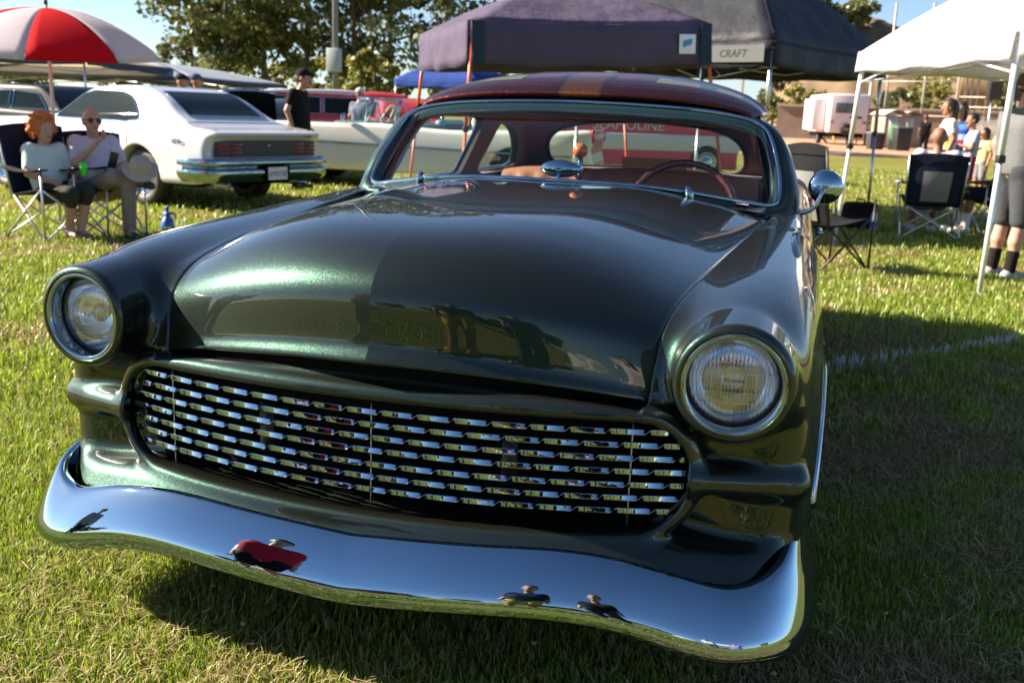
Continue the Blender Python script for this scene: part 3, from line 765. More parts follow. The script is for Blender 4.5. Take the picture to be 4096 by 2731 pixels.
# ================================================================== places in the field
def col(a, dep, z=0.0):
    """point at height z, at this depth, on this column of the photograph"""
    base = CF+CR*((a*K-2048)/3982.0)
    b = (CAMP[2]+dep*base[2]-z)/(dep*CU[2]); return CAMP+dep*(base-CU*b)
def hdir(p, q): d = np.asarray(q, float)-np.asarray(p, float); return math.atan2(d[1], d[0])
M['tyre'] = M['rubber']
M['white_paint'] = mat('white_car_paint', (.57, .60, .67), .25, coat=1.0)
M['cream_paint'] = mat('cream_car_paint', (.74, .74, .65), .25, coat=1.0)
M['red_paint'] = mat('red_car_paint', (.45, .035, .03), .25, coat=1.0)
M['black_paint'] = mat('black_car_paint', (.008, .009, .011), .2, coat=1.0)
M['navy_paint'] = mat('dark_blue_car_paint', (.006, .013, .020), .4, spec=.2)
M['pink_paint'] = mat('faded_red_paint', (.55, .06, .09), .5)
M['white_matte'] = mat('white_enamel', (.58, .57, .53), .45)
M['darkglass'] = mat('dark_car_glass', (.012, .020, .022), .04, spec=.1)
M['red_lens'] = mat('red_lamp_lens', (.35, .015, .015), .2, coat=.6)
M['navy_dark'] = mat('blue_grey_tail_panel', (.016, .024, .042), .5)
def text_obj(name, body, size, m, parent, loc, rot, ext=.002, shear=0.0):
    cu = bpy.data.curves.new(name, 'FONT'); cu.body = body; cu.size = size; cu.extrude = ext; cu.align_x = 'CENTER'; cu.align_y = 'CENTER'; cu.shear = shear; cu.resolution_u = 3
    tmp = bpy.data.objects.new(name, cu); COL.objects.link(tmp)
    dg = bpy.context.evaluated_depsgraph_get(); me = bpy.data.meshes.new_from_object(tmp.evaluated_get(dg))
    bpy.data.objects.remove(tmp); me.materials.clear(); me.materials.append(m)
    o = bpy.data.objects.new(name, me); link(o, parent); o.location = loc; o.rotation_euler = rot; return o
def text_ink(m): return m
def bgcar(name, label, loc, rz, low, up, paint, W=.95, belt=.93, Wu=.80, tumble=.45, wheels=(-2.95, 0.0), roofpaint=None, step=.035, wr=.34, hip=None, group=None):
    """a car body as one smooth shell: side outline below, glasshouse outline above. y runs front (-) to rear (+), rear axle at 0"""
    C_ = thing(name, label, 'car', loc, rz, group)
    low = np.asarray(low, float); lo_s = cspline(low, 120, True) if len(low) < 40 else low
    up_s = cspline(np.asarray(up, float), 80, True) if up is not None else None
    y0, y1 = lo_s[:, 0].min()-.1, lo_s[:, 0].max()+.1; zt = max(lo_s[:, 1].max(), up_s[:, 1].max() if up_s is not None else 0)+.1
    ty = np.linspace(y0, y1, 240); tz = np.linspace(.05, zt, 100); gy, gz = np.meshgrid(ty, tz, indexing='ij')
    TL = blur(polysd(gy, gz, lo_s), 1); TU = blur(polysd(gy, gz, up_s), 1) if up_s is not None else None
    def wu(y, z): return Wu-tumble*np.clip(z-belt, 0, 1)-.04*((y-(y0+y1)/2-.3)/1.5)**2
    def f(P):
        x = np.abs(P[:, 0]); y = P[:, 1]; z = P[:, 2]
        ends = np.clip((np.abs(y-(y0+y1)/2)-(y1-y0)/2+.9)/.9, 0, 1)
        Ws = W-.10*ends**2.5-.35*np.clip(z-.62, 0, 1)**2-.25*np.clip(.55-z, 0, 1)**2
        if hip is not None: Ws = Ws+.03*np.exp(-((y-hip)/.6)**2)*np.clip((z-.5)/.3, 0, 1)
        d = smax(bilin(TL, ty, tz, y, z), x-Ws, .08)
        if TU is not None: d = smin(d, smax(bilin(TU, ty, tz, y, z), x-wu(y, z), .07), .05)
        for wy in wheels:
            d = smax(d, -smax(np.sqrt((y-wy)**2+(z-wr)**2)-wr-.05, W-.35-x, .02), .02)
        return d
    xs = np.arange(-step/2, W+.12, step); ys = np.arange(y0, y1, step*1.3); zs = np.arange(.1, zt, step)
    V, Q, N = isosurf(f, xs, ys, zs, 3); V, Q, N = mirror_x(V, Q, N, step*.45)
    if roofpaint is None: mesh('body', V, Q, paint, C_, True, N)
    else:
        fc = V[Q].mean(1)[:, 2] > roofpaint[0]
        for msk, mm, nm in ((~fc, paint, 'body'), (fc, roofpaint[1], 'roof')):
            q = Q[msk]; u, inv = np.unique(q, return_inverse=True); mesh(nm, V[u], inv.reshape(q.shape), mm, C_, True, N[u])
    for wy in wheels:
        for s in (-1, 1): wheel(C_, (s*(W-.16), wy, wr), s, wr, .22)
    return C_, f
def press(f, P, d, off=.008):
    """move points along d until they lie on the skin f = 0, then off proud of it"""
    P = np.asarray(P, float).copy()
    for _ in range(12): P = P-np.clip(f(P), -.15, .15)[:, None]*.9*d
    return P+d*off
def side_glass(C_, f, poly, name='side_window', trim=True, m=None):
    pl = np.asarray(poly, float); zz = np.linspace(pl[:, 1].min()+.004, pl[:, 1].max()-.004, 9); G2 = []
    for z in zz:
        c = []
        for i in range(len(pl)):
            a, b = pl[i], pl[(i+1) % len(pl)]
            if (a[1] > z) != (b[1] > z): c.append(a[0]+(z-a[1])/(b[1]-a[1])*(b[0]-a[0]))
        G2.append([(y, z) for y in np.linspace(min(c), max(c), 12)])
    G2 = np.array(G2)
    for s in (-1, 1):
        d = np.array([s, 0, 0.0]); n0, n1 = G2.shape[:2]
        P = press(f, np.c_[np.full(n0*n1, s*.8), G2.reshape(-1, 2)], d).reshape(n0, n1, 3)
        V, Fc = grid_vf(P, s > 0); g = mesh(name, V, Fc, m or M['darkglass'], C_)
        if trim:
            ring = np.concatenate([P[0], P[1:, -1], P[-1, -2::-1], P[-2:0:-1, 0]]); mb = MB(); mb.tube(ring, .011, 6, True); mb.build('window_trim', M['chrome'], g)
def slope_glass(C_, f, p, q, w0, w1, name, m=None):
    """glass lying on a sloping skin from profile point p (low) to q (high)"""
    p = np.array(p); q = np.array(q); n = np.array([-(q-p)[1], (q-p)[0]]); n /= np.linalg.norm(n)
    if n[1] < 0: n = -n
    G = np.array([[(u*(w0*(1-t)+w1*t), *(p*(1-t)+q*t)) for u in np.linspace(-1, 1, 15)] for t in np.linspace(0, 1, 7)])
    P = press(f, G.reshape(-1, 3), np.array([0, n[0], n[1]])).reshape(G.shape)
    V, Fc = grid_vf(P); g = mesh(name, V, Fc, m or M['darkglass'], C_)
    ring = np.concatenate([P[0], P[1:, -1], P[-1, -2::-1], P[-2:0:-1, 0]]); mb = MB(); mb.tube(ring, .012, 6, True); mb.build('glass_trim', M['chrome'], g); return g
# ---- white hardtop coupe, tail towards us
head = np.array([-.955, .30])
WC, wu = bgcar('white_coupe', 'white two-door hardtop coupe parked tail-on behind the seated couple', (-6.45, 9.55, 0), math.atan2(-.955, -.30),
    [(-3.85, .42), (-3.9, .70), (-3.8, .88), (-2.9, .97), (-1.9, 1.0), (-1.0, .985), (-.2, 1.01), (.5, .99), (1.1, .945), (1.27, .90), (1.20, .84), (1.16, .62), (1.22, .50), (1.12, .36), (.6, .30), (-.3, .27), (-2.0, .26), (-3.4, .30)],
    [(-2.05, .93), (-1.72, 1.12), (-1.40, 1.33), (-1.10, 1.40), (-.6, 1.425), (-.18, 1.39), (.18, 1.26), (.48, 1.09), (.74, .96), (.4, .90), (-.9, .88)], M['white_paint'], W=.96, Wu=.86, tumble=.50, hip=.1, step=.028)
side_glass(WC, wu, cspline(np.array([(-1.78, 1.015), (-1.62, 1.13), (-1.42, 1.27), (-1.25, 1.335), (-.85, 1.345), (-.52, 1.33), (-.34, 1.24), (-.20, 1.10), (-.17, 1.02), (-.9, 1.01)]), 40, True))
slope_glass(WC, wu, (.50, 1.06), (-.04, 1.34), .58, .52, 'rear_window'); slope_glass(WC, wu, (-1.95, 1.03), (-1.42, 1.31), .66, .56, 'windshield')
mb = MB(); mb.grid(np.array([[(x, 1.205-.03*x*x, z) for x in np.linspace(-.80, .80, 15)] for z in (.64, .83)])); tp = mb.build('tail_panel', M['navy_dark'], WC)
for s in (-1, 1):
    for (xa, xb) in ((.42, .58), (.60, .78)):
        for k in range(3):
            mb = MB(); mb.box((s*(xa+xb)/2, 1.212-.03*xa*xa, .685+.047*k), (xb-xa, .012, .017)); mb.build('tail_lamp', M['red_lens'], WC)
mb = MB(); mb.lathe([(.0001, .01), (.018, .008), (.02, 0)], 16, rot_to((0, 1, 0)), (.0, 1.212, .765)); mb.build('trunk_lock', M['chrome'], WC)
bpw = cspline(np.array([(-.97, .78), (-.985, 1.0), (-.93, 1.20), (-.80, 1.275), (-.4, 1.30), (0, 1.305), (.4, 1.30), (.80, 1.275), (.93, 1.20), (.985, 1.0), (.97, .78)]), 60)
pr = cspline(np.array([(0, .625), (.03, .615), (.045, .57), (.02, .535), (-.02, .52), (.03, .50), (.05, .47), (.03, .40), (-.02, .35)]), 20)
tn = np.gradient(bpw, axis=0); tn /= np.linalg.norm(tn, axis=1)[:, None]; nn = np.c_[-tn[:, 1], tn[:, 0]]
nn *= np.sign((nn*np.c_[bpw[:, 0]*.3, bpw[:, 1]-.6]).sum(1))[:, None]
G = np.zeros((60, 20, 3))
for j, (o, z) in enumerate(pr): G[:, j, :2] = bpw+nn*o; G[:, j, 2] = z
V, Fc = grid_vf(G, True); mesh('rear_bumper', V, Fc, M['chrome'], WC)
mb = MB(); mb.box((.0, 1.352, .445), (.40, .012, .20)); mb.build('plate_recess', M['black'], WC)
pl = MB().box((.0, 1.362, .445), (.305, .006, .15)).build('number_plate', mat('number_plate_white', (.68, .70, .74), .5, noise=(25, .08)), WC, False)
text_obj('plate_number', '6M0T0E', .085, mat('plate_ink', (.10, .12, .22), .5), pl, (0, 1.367, .44), (PI/2, 0, PI), .001)
for s in (-1, 1):
    mb = MB(); mb.tube([(s*.55, .6, .30), (s*.62, 1.2, .31)], .035, 12); mb.build('exhaust_tip', M['chrome'], WC)
    text_obj('fender_letters', 'GTO', .075, M['blackplastic'], WC, tuple(press(wu, [(s*.9, .72, .80)], np.array([s, 0, 0.0]), .012)[0]), (PI/2, 0, s*PI/2), .003)
text_obj('trunk_letters', 'GTO', .06, M['blackplastic'], WC, (-.62, 1.255, .885), (PI/2-.5, 0, PI), .003)
mb = MB(); mb.tube([(-.8, 0, .34), (.8, 0, .34)], .06, 10); mb.tube([(0, 0, .34), (0, -1.6, .36)], .05, 8); mb.lathe([(.0001, -.12), (.13, -.05), (.13, .05), (.0001, .12)], 16, rot_to((0, 1, 0)), (0, 0, .34)); mb.build('rear_axle', M['black'], WC)
mb = MB(); mb.box((0, -1.3, .31), (1.5, 4.2, .08)); mb.build('underbody', M['black'], WC)
for s in (-1, 1):
    for yy, z0, z1 in ((-1.80, .40, .985), (-.18, .42, .99)):
        zz = np.linspace(z0, z1, 12); mb = MB(); mb.tube(press(wu, np.c_[np.full(12, s*.9), np.full(12, yy)+.05*(zz-.7), zz], np.array([s, 0, 0.0]), .0), .006, 5); mb.build('door_seam', M['rubber'], WC)
    mb = MB(); mb.tube(press(wu, [(s*.9, -.52, .84), (s*.9, -.40, .84)], np.array([s, 0, 0.0]), .025), .012, 6); mb.build('door_handle', M['chrome'], WC)
    yy = np.linspace(-2.5, -.45, 20); mb = MB(); mb.tube(press(wu, np.c_[np.full(20, s*.9), yy, np.full(20, .36)], np.array([s, 0, 0.0]), .004), .016, 6); mb.build('rocker_trim', M['chrome'], WC)
for a, b in (((-.74, .62), (-.74, 1.16)), ((.74, .62), (.74, 1.16)), ((-.74, .66), (.74, .66))):
    q = np.linspace(a, b, 16); mb = MB(); mb.tube(press(wu, np.c_[q, np.full(16, .95)], np.array([0, 0, 1.0]), .0), .006, 5); mb.build('trunk_seam', M['rubber'], WC)
# ---- cream convertible
pf, pt_ = col(600, 17.3), col(1372, 16.3)
d_ = pt_-pf; L_ = np.linalg.norm(d_[:2]); ang = math.atan2(d_[1], d_[0])-PI/2
org = pf+d_*(1-1.25/L_)
CC, wu2 = bgcar('cream_convertible', 'long cream convertible with open top and upright windshield, seen from the side', (org[0], org[1], 0), ang,
    [(-L_+1.25, .45), (-L_+1.2, .75), (-L_+1.35, .93), (-3.0, 1.0), (-2.2, 1.02), (-1.5, .98), (-.9, .96), (-.2, .985), (.6, 1.0), (1.1, 1.04), (1.24, 1.0), (1.2, .7), (1.25, .5), (1.1, .32), (-.3, .26), (-2.2, .26), (-L_+1.6, .32)], None, M['cream_paint'], W=1.0, wheels=(-L_+2.2, 0.0), hip=.6, step=.035)
mb = MB(); mb.box((0, -2.05, .93), (1.55, 1.9, .22)); mb.build('cabin_well', mat('turquoise_dark_interior', (.02, .07, .075), .6), CC, True, .05)
for yy in (-1.85, -1.25):
    mb = MB(); mb.box((0, yy, 1.0), (1.45, .16, .22)); mb.build('seat_back', mat('seat_vinyl', (.10, .25, .25), .5), CC, True, .06)
G = np.array([[(u*.78, -2.85-.16*t+.42*abs(u)**3*(1), 1.0+.40*t) for u in np.linspace(-1, 1, 21)] for t in (0, .5, 1)])
G[..., 1] = G[..., 1]+np.array([0, .12, .26])[:, None]
V, Fc = grid_vf(G); mesh('windshield', V, Fc, glass('green_tint_glass', (.62, .85, .82)), CC)
mb = MB(); mb.tube(G[2], .022, 8); mb.tube(G[:, 0], .028, 8); mb.tube(G[:, -1], .028, 8); mb.tube(G[0], .02, 8); mb.build('windshield_frame', M['chrome'], CC)
for s in (-1, 1):
    mb = MB(); mb.tube([(s*.80, -2.45, 1.0), (s*.79, -2.43, 1.36), (s*.79, -2.25, 1.34), (s*.80, -2.18, 1.0)], .014, 8); mb.build('vent_frame', M['chrome'], CC)
    mb = MB(); yy = np.linspace(-3.6, .9, 30); mb.tube(np.c_[s*np.full(30, 1.003), yy, .66-.02*(yy+1)], .018, 8); mb.build('side_molding', M['chrome'], CC)
    mb = MB(); mb.box((s*.86, 1.22, .95), (.10, .06, .20)); mb.build('tail_lamp', M['red_lens'], CC, True, .02)
    mb = MB(); mb.lathe([(.0001, .05), (.05, .03), (.06, 0), (.0001, -.01)], 20, rot_to((0, -1, 0)), (s*.97, -2.75, 1.10)); mb.tube([(s*.9, -2.75, .98), (s*.97, -2.75, 1.08)], .01, 6); mb.build('door_mirror', M['chrome'], CC)
SW = thing('steering_wheel', None, None); SW.parent = CC; SW.location = (.40, -2.22, 1.12); SW.rotation_euler = (math.radians(62), 0, 0)
mb = MB(); th = np.linspace(0, 2*PI, 40, endpoint=False); mb.tube(np.c_[.215*np.cos(th), .215*np.sin(th), 0*th], .013, 8, True); mb.build('wheel_rim', mat('ivory', (.72, .62, .42), .35), SW)
mb = MB(); [mb.tube([(0, 0, -.03), (.2*math.cos(a), .2*math.sin(a), 0)], .007, 6) for a in (0, 2.1, 4.2)]; mb.build('wheel_spoke', M['chrome'], SW)
# ---- cars farther back
def wagon_shape(): return [(-3.6, .5), (-3.6, .85), (-3.4, 1.0), (-2.0, 1.05), (.9, 1.05), (1.15, 1.0), (1.2, .6), (1.0, .38), (-2.0, .33), (-3.3, .38)], [(-2.05, 1.0), (-1.7, 1.45), (-1.4, 1.58), (-.4, 1.62), (.7, 1.60), (1.0, 1.4), (1.1, 1.0), (-.5, .98)]
lo_, up_ = wagon_shape()
p = col(752, 24.5); RW, wu3 = bgcar('red_wagon', 'red station wagon with white roof, beyond the man in black', (p[0], p[1], 0), YAW-PI/2+.25, lo_, up_, M['red_paint'], W=.92, Wu=.84, belt=1.0, tumble=.25, roofpaint=(1.52, M['white_matte']), step=.05)
for a, b in ((-1.72, -1.0), (-.92, -.2), (-.12, .85)):
    side_glass(RW, wu3, [(a+.12 if a < -1.5 else a, 1.07), (b, 1.07), (b, 1.45), (a+.28 if a < -1.5 else a, 1.45)])
slope_glass(RW, wu3, (-2.0, 1.08), (-1.55, 1.5), .68, .62, 'windshield')
p = col(925, 23.0); HR, wu4 = bgcar('red_hot_rod', 'red car with its hood raised behind the convertible', (p[0], p[1], 0), YAW+PI+.35, [(-3.7, .45), (-3.7, .85), (-3.5, .98), (-2.0, 1.0), (1.0, 1.0), (1.2, .8), (1.1, .4), (-2, .3), (-3.5, .35)], [(-1.9, .95), (-1.4, 1.4), (-.5, 1.48), (.3, 1.42), (.8, 1.0), (-.5, .9)], M['red_paint'], step=.055)
side_glass(HR, wu4, [(-1.6, 1.04), (-1.25, 1.33), (-.1, 1.36), (.25, 1.04)])
mb = MB(); mb.box((0, -2.85, .985), (1.35, 1.4, .04)); mb.build('engine_bay', M['black'], HR)
mb = MB(); mb.box((0, -2.35, 1.02), (.5, .6, .18)); mb.build('engine', M['chrome'], HR, True, .05)
mb = MB(); G = np.array([[(u*.72, -2.05-t*.55, 1.02+t*.62-.06*u*u) for u in np.linspace(-1, 1, 11)] for t in np.linspace(0, 1, 8)]); mb.grid(G); h_ = mb.build('raised_hood', M['red_paint'], HR); h_.modifiers.new('t', 'SOLIDIFY').thickness = .03
for s in (-1, 1):
    mb = MB(); mb.box((s*.36, -2.42, 1.33), (.42, .06, .30), M=[[1, 0, 0], [0, .75, -.66], [0, .66, .75]]); mb.build('hood_brace', M['black'], HR, True, .03)
p = col(608, 21.0); BC, wu5 = bgcar('black_car', 'black car with raised hood between the white coupe and the man in black', (p[0], p[1], 0), YAW+.12, [(-3.6, .45), (-3.6, .80), (-3.4, .95), (-2.0, .98), (1.0, .98), (1.2, .8), (1.1, .4), (-2, .3), (-3.5, .35)], [(-1.9, .95), (-1.4, 1.3), (-.5, 1.36), (.3, 1.3), (.8, .95), (-.5, .9)], M['black_paint'], step=.055)
mb = MB(); G = np.array([[(u*.50, -2.0-t*.25, .94+t*.52-.04*u*u*t) for u in np.linspace(-1, 1, 11)] for t in np.linspace(0, 1, 8)]); mb.grid(G); h_ = mb.build('raised_hood', M['black'], BC); h_.modifiers.new('t', 'SOLIDIFY').thickness = .03
mb = MB(); mb.tube(G[-1]+[0, 0, .02], .03, 8); mb.build('hood_edge', M['chrome'], BC)
p = col(38, 17.5); NP, wu6 = bgcar('blue_pickup', 'dark blue vehicle at the left edge, nose of the cab behind the red-haired woman', (p[0], p[1], 0), YAW+PI/2-.35, [(-3.6, .45), (-3.6, .8), (-3.4, .95), (-2.0, 1.0), (1.0, 1.0), (1.2, .8), (1.1, .4), (-2, .35), (-3.5, .38)], [(-1.9, .98), (-1.5, 1.34), (-1.2, 1.42), (-.3, 1.43), (.2, 1.36), (.5, .98), (-.8, .95)], M['navy_paint'], step=.055, Wu=.82, belt=1.0, tumble=.3)
side_glass(NP, wu6, [(-1.6, 1.03), (-1.35, 1.30), (-.85, 1.32), (-.85, 1.03)]); side_glass(NP, wu6, [(-.78, 1.03), (-.78, 1.32), (-.05, 1.30), (.12, 1.03)])
# ---- red and white bus seen through the rear window
p = col(1452, 21.5); VB = thing('show_bus', 'red and white bus with white lettering, seen through the rear window of the green coupe', 'bus', (p[0], p[1], 0), YAW+.10)
mb = MB(); mb.box((0, 1, 1.30), (4.6, 2.0, .78)); mb.build('upper_panel', M['pink_paint'], VB, True, .06)
mb = MB(); mb.box((0, 1, .75), (4.64, 2.04, .36)); mb.build('white_band', M['white_matte'], VB, True, .03)
mb = MB(); mb.box((0, 1, .42), (4.6, 2.0, .42)); mb.build('lower_panel', M['pink_paint'], VB, True, .04)
for a in (1.35, 1.85):
    mb = MB(); mb.box((a, -.01, 1.30), (.40, .04, .46)); mb.build('window', mat('pale_bus_glass', (.35, .42, .46), .15), VB, True, .03)
for a in (-1.6, 1.6): wheel(VB, (a, .05, .36), 0.001, .36, .22).rotation_euler = (0, 0, -PI/2)
text_obj('bus_lettering', 'SEAHOLINE', .30, M['white_matte'], VB, (-.15, -.02, 1.09), (PI/2, 0, 0), .01)
mb = MB(); mb.box((0, 1, .24), (3.9, 1.8, .06)); mb.build('chassis', M['black'], VB)

# ================================================================== canopies and umbrella
def canopy(name, label, P1, P2, depth, zb, val, peak, m_top, m_val, m_leg, slant=0.0, legr=.022, m_under=None, sag=.04, group=None, back=1, noleg=()):
    """P1, P2: two ground points under one eave; the roof stands on the far side of that line"""
    P1 = np.array(P1[:2]); P2 = np.array(P2[:2]); w = np.linalg.norm(P2-P1); e1 = (P2-P1)/w; e2 = np.array([-e1[1], e1[0]])*back
    T = thing(name, label, 'canopy', (*((P1+P2)/2), 0), math.atan2(e1[1], e1[0]), group)
    hw = w/2; c = np.array([(-hw, 0), (hw, 0), (hw, depth*back), (-hw, depth*back)]); apex = np.array([0, depth*back/2])
    n = 17
    for k in range(4):
        a, b = c[k], c[(k+1) % 4]
        G = np.zeros((n, 13, 3))
        for i, u in enumerate(np.linspace(0, 1, n)):
            e = a*(1-u)+b*u
            for j, v in enumerate(np.linspace(0, 1, 13)):
                q = e*(1-v)+apex*v
                dome = v+.16*math.sin(v*PI)
                z = zb+val+(peak-zb-val)*dome-sag*math.sin(u*PI)*(1-v)**2*.7-.03*math.sin(u*PI)*math.sin(v*PI)
                G[i, j] = (*q, z)
        V, Fc = grid_vf(G); o = mesh('roof_panel', V, Fc, m_top, T)
        o.modifiers.new('t', 'SOLIDIFY').thickness = .006
        G = np.zeros((25, 5, 3)); nrm_ = np.array([(b-a)[1], -(b-a)[0]]); nrm_ /= np.linalg.norm(nrm_)
        for i, u in enumerate(np.linspace(0, 1, 25)):
            e = a*(1-u)+b*u; top = zb+val-sag*math.sin(u*PI)*.7
            for j, v in enumerate(np.linspace(0, 1, 5)):
                wob = .018*math.sin(u*23+k*2+j)*v*math.sin(u*PI)
                G[i, j] = (*(e+nrm_*(.02+.02*v+wob)), top-val*v+.012*math.sin(u*17+k)*v)
        V, Fc = grid_vf(G); o = mesh('valance', V, Fc, m_val if not isinstance(m_val, dict) else m_val.get(k, m_val[0]), T); o.modifiers.new('t', 'SOLIDIFY').thickness = .004
    for k in range(4):
        if k in noleg: continue
        q = c[k]; out = (q-apex)/np.linalg.norm(q-apex)
        mb = MB(); top = np.array([*(q-out*.04), zb+val*.6]); bot = np.array([*(q+out*slant), .0])
        mid = top*.55+bot*.45
        mb.tube([top, mid], legr, 8); mb.tube([mid, bot], legr*.8, 8); lg = mb.build('leg', m_leg, T)
        mb = MB(); mb.box(mid, (.06, .06, .06)); mb.build('leg_clip', M['blackplastic'], lg, True, .008)
        mb = MB(); mb.box(bot+[0, 0, .006], (.09, .09, .012)); mb.build('foot', M['steel'], lg)
    # folding truss under each eave and the cross to the middle
    for k in range(4):
        a, b = c[k], c[(k+1) % 4]; zt_ = zb+val*.75; z0 = zt_-.30
        mb = MB(); i1, i2 = (a*.98+apex*.02), (b*.98+apex*.02)
        for (u0, za, u1, zc) in ((0, zt_, .5, z0+.12), (0, z0+.05, .5, zt_), (.5, z0+.12, 1, zt_), (.5, zt_, 1, z0+.05)):
            mb.tube([(*(i1*(1-u0)+i2*u0), za), (*(i1*(1-u1)+i2*u1), zc)], .011, 6)
        mb.build('truss', m_leg, T)
    return T
M['purple'] = cloth('purple_canopy_cloth', (.125, .105, .17), .34, noise=(3, .15), bump=(1.3, .8, .12))
M['purple_dark'] = cloth('teal_edge_cloth', (.03, .055, .085), .15)
M['orange'] = mat('orange_tube', (.55, .11, .02), .4)
M['black_cloth'] = cloth('black_canopy_cloth', (.028, .031, .040), .12, .55, noise=(2, .2), bump=(1.2, .8, .12))
M['white_cloth'] = cloth('white_canopy_cloth', (.66, .66, .68), .35, .7, noise=(2, .04), bump=(4, .6, .05))
M['blue_cloth'] = cloth('blue_canopy_cloth', (.03, .07, .30), .3, noise=(2, .15))
M['greyblue_cloth'] = cloth('pale_blue_canopy_cloth', (.36, .42, .50), .35, noise=(2, .1))
M['slate_cloth'] = cloth('slate_valance_cloth', (.10, .12, .15), .3, noise=(2, .1))
M['cream_cloth'] = cloth('cream_canopy_cloth', (.74, .66, .54), .8, noise=(2, .1))
P1, P2 = col(1087, 10.9), col(1612, 11.7)
PT = canopy('purple_canopy', 'purple pop-up canopy with orange legs behind the green coupe', P1, P2, 2.5, 1.81, .45, 2.74, M['purple'], M['purple'], M['orange'], .30, .022)
PT.rotation_euler = (0, -.045, PT.rotation_euler[2])
wpt = np.linalg.norm((P2-P1)[:2])
mb = MB(); mb.box((wpt/2-.30, -.062, 2.03), (.20, .006, .21)); patch = mb.build('logo_patch', mat('white_patch', (.70, .74, .78), .6), PT, True, .012)
bl_ = cspline(np.array([(-.062, -.015), (-.05, .025), (-.02, .035), (.01, .042), (.05, .048), (.058, .02), (.045, -.01), (.02, -.025), (-.01, -.03), (-.04, -.048), (-.055, -.035)]), 36, True)
v2, tr = poly_fill(bl_); mesh('logo_mark', np.c_[v2[:, 0]+wpt/2-.30, np.full(len(v2), -.069), v2[:, 1]+2.04], tr, mat('logo_blue', (.02, .28, .48), .6), patch, False)
for xe in (-wpt/2+.07, wpt/2-.07):
    mb = MB(); mb.box((xe, -.064, 2.03), (.13, .004, .44)); mb.build('edge_band', M['purple_dark'], PT, False)
P1, P2 = col(1738, 12.6), col(1992, 14.8)
BT = canopy('black_canopy', 'black pop-up canopy with white printed panels beyond the purple canopy', P1, P2, 3.1, 1.92, .32, 3.45, M['black_cloth'], M['black_cloth'], M['steel'], 0.0, .028)
wbt = np.linalg.norm((P2-P1)[:2])
pm = cloth('grey_print', (.15, .16, .17), .1)
for (x_, w_) in ((wbt/2-.35, .5),):
    mb = MB(); mb.box((x_, -.066, 2.08), (w_, .004, .20)); mb.build('print_panel', pm, BT, False)
mb = MB(); mb.box((-wbt/2-.066, .50, 2.08), (.004, .85, .20)); mb.build('print_panel', pm, BT, False)
text_obj('canopy_lettering', 'CRAFT', .13, M['blackplastic'], BT, (-wbt/2-.070, .52, 2.08), (PI/2, 0, -PI/2), .001, .2)
PA, PB = np.array([1.38, 9.35, 0]), np.array([2.36, 6.70, 0])
WT = canopy('white_canopy', 'white pop-up canopy with white legs at the right edge', PA, PB, 2.9, 1.80, .20, 2.85, M['white_cloth'], M['white_cloth'], mat('white_tube', (.78, .80, .83), .3, .3), .06, .026, sag=.02, noleg=())
pc = col(1012, 36); PTx = canopy('blue_canopy', 'small blue canopy far off, left of the purple canopy', col(905, 35), col(1085, 33.5), 3.0, 2.0, .25, 3.0, M['blue_cloth'], M['blue_cloth'], M['steel'])
canopy('pale_canopy', 'large pale canopy with slate edge and cream underside behind the umbrella', col(208, 20.0), col(418, 25.5), 6.0, 1.86, .15, 2.30, M['cream_cloth'], M['slate_cloth'], M['steel'])
canopy('pale_canopy', 'pale blue-grey canopy just left of the man in black', col(440, 24.0), col(660, 30.0), 5.5, 1.70, .10, 2.25, M['greyblue_cloth'], M['slate_cloth'], M['steel'])
# umbrella
ub = col(140, 9.9); utop = col(105, 9.45, 2.10)
UM = thing('beach_umbrella', 'red and white beach umbrella over the seated couple', 'umbrella', (ub[0], ub[1], 0))
tp = utop-np.array([ub[0], ub[1], 0])
mb = MB(); mb.tube([(0, 0, 0), tp*.55, tp], .016, 8); mb.build('pole', mat('worn_white_pole', (.60, .52, .50), .4), UM)
cdir = np.array([*(CAMP[:2]-ub[:2]), 0]); cdir /= np.linalg.norm(cdir); ax_ = tp/np.linalg.norm(tp)+cdir*.10; Rm = rot_to(ax_)
RAD = 1.03; cr = cloth('red_umbrella_cloth', (.75, .02, .035), .62); cw = cloth('white_umbrella_cloth', (.80, .75, .82), .6)
yaw0 = math.atan2(cdir[1], cdir[0])+PI/2+.20-math.atan2(Rm[1, 0], Rm[0, 0])
for k in range(8):
    G = np.zeros((9, 15, 3))
    for i, u in enumerate(np.linspace(0, 1, 9)):
        a = yaw0+(k+u-.5)*PI/4-PI/2
        for j, v in enumerate(np.linspace(0, 1, 15)):
            r = RAD*v*(1-.035*math.sin(u*PI)*v); h = -.40*v**2.1+.03*math.sin(u*PI)*v*(1-v)
            if v > .93: h -= .03; 
            G[i, j] = (r*math.cos(a), r*math.sin(a), h)
    V, Fc = grid_vf(G); V = V@Rm.T+tp*.985
    o = mesh('umbrella_panel', V, Fc, cr if k % 2 == 0 else cw, UM); o.modifiers.new('t', 'SOLIDIFY').thickness = .003
for k in range(8):
    a = yaw0+(k-.5)*PI/4-PI/2; mb = MB(); P = np.array([(RAD*v*math.cos(a), RAD*v*math.sin(a), -.40*v**2.1-.012) for v in np.linspace(0, 1, 8)])@Rm.T+tp*.985; mb.tube(P, .005, 5); mb.build('rib', M['steel'], UM)
mb = MB(); mb.lathe([(.02, 0), (.018, .03), (.006, .07), (.0001, .08)], 12, None, tp); mb.build('finial', M['blackplastic'], UM)
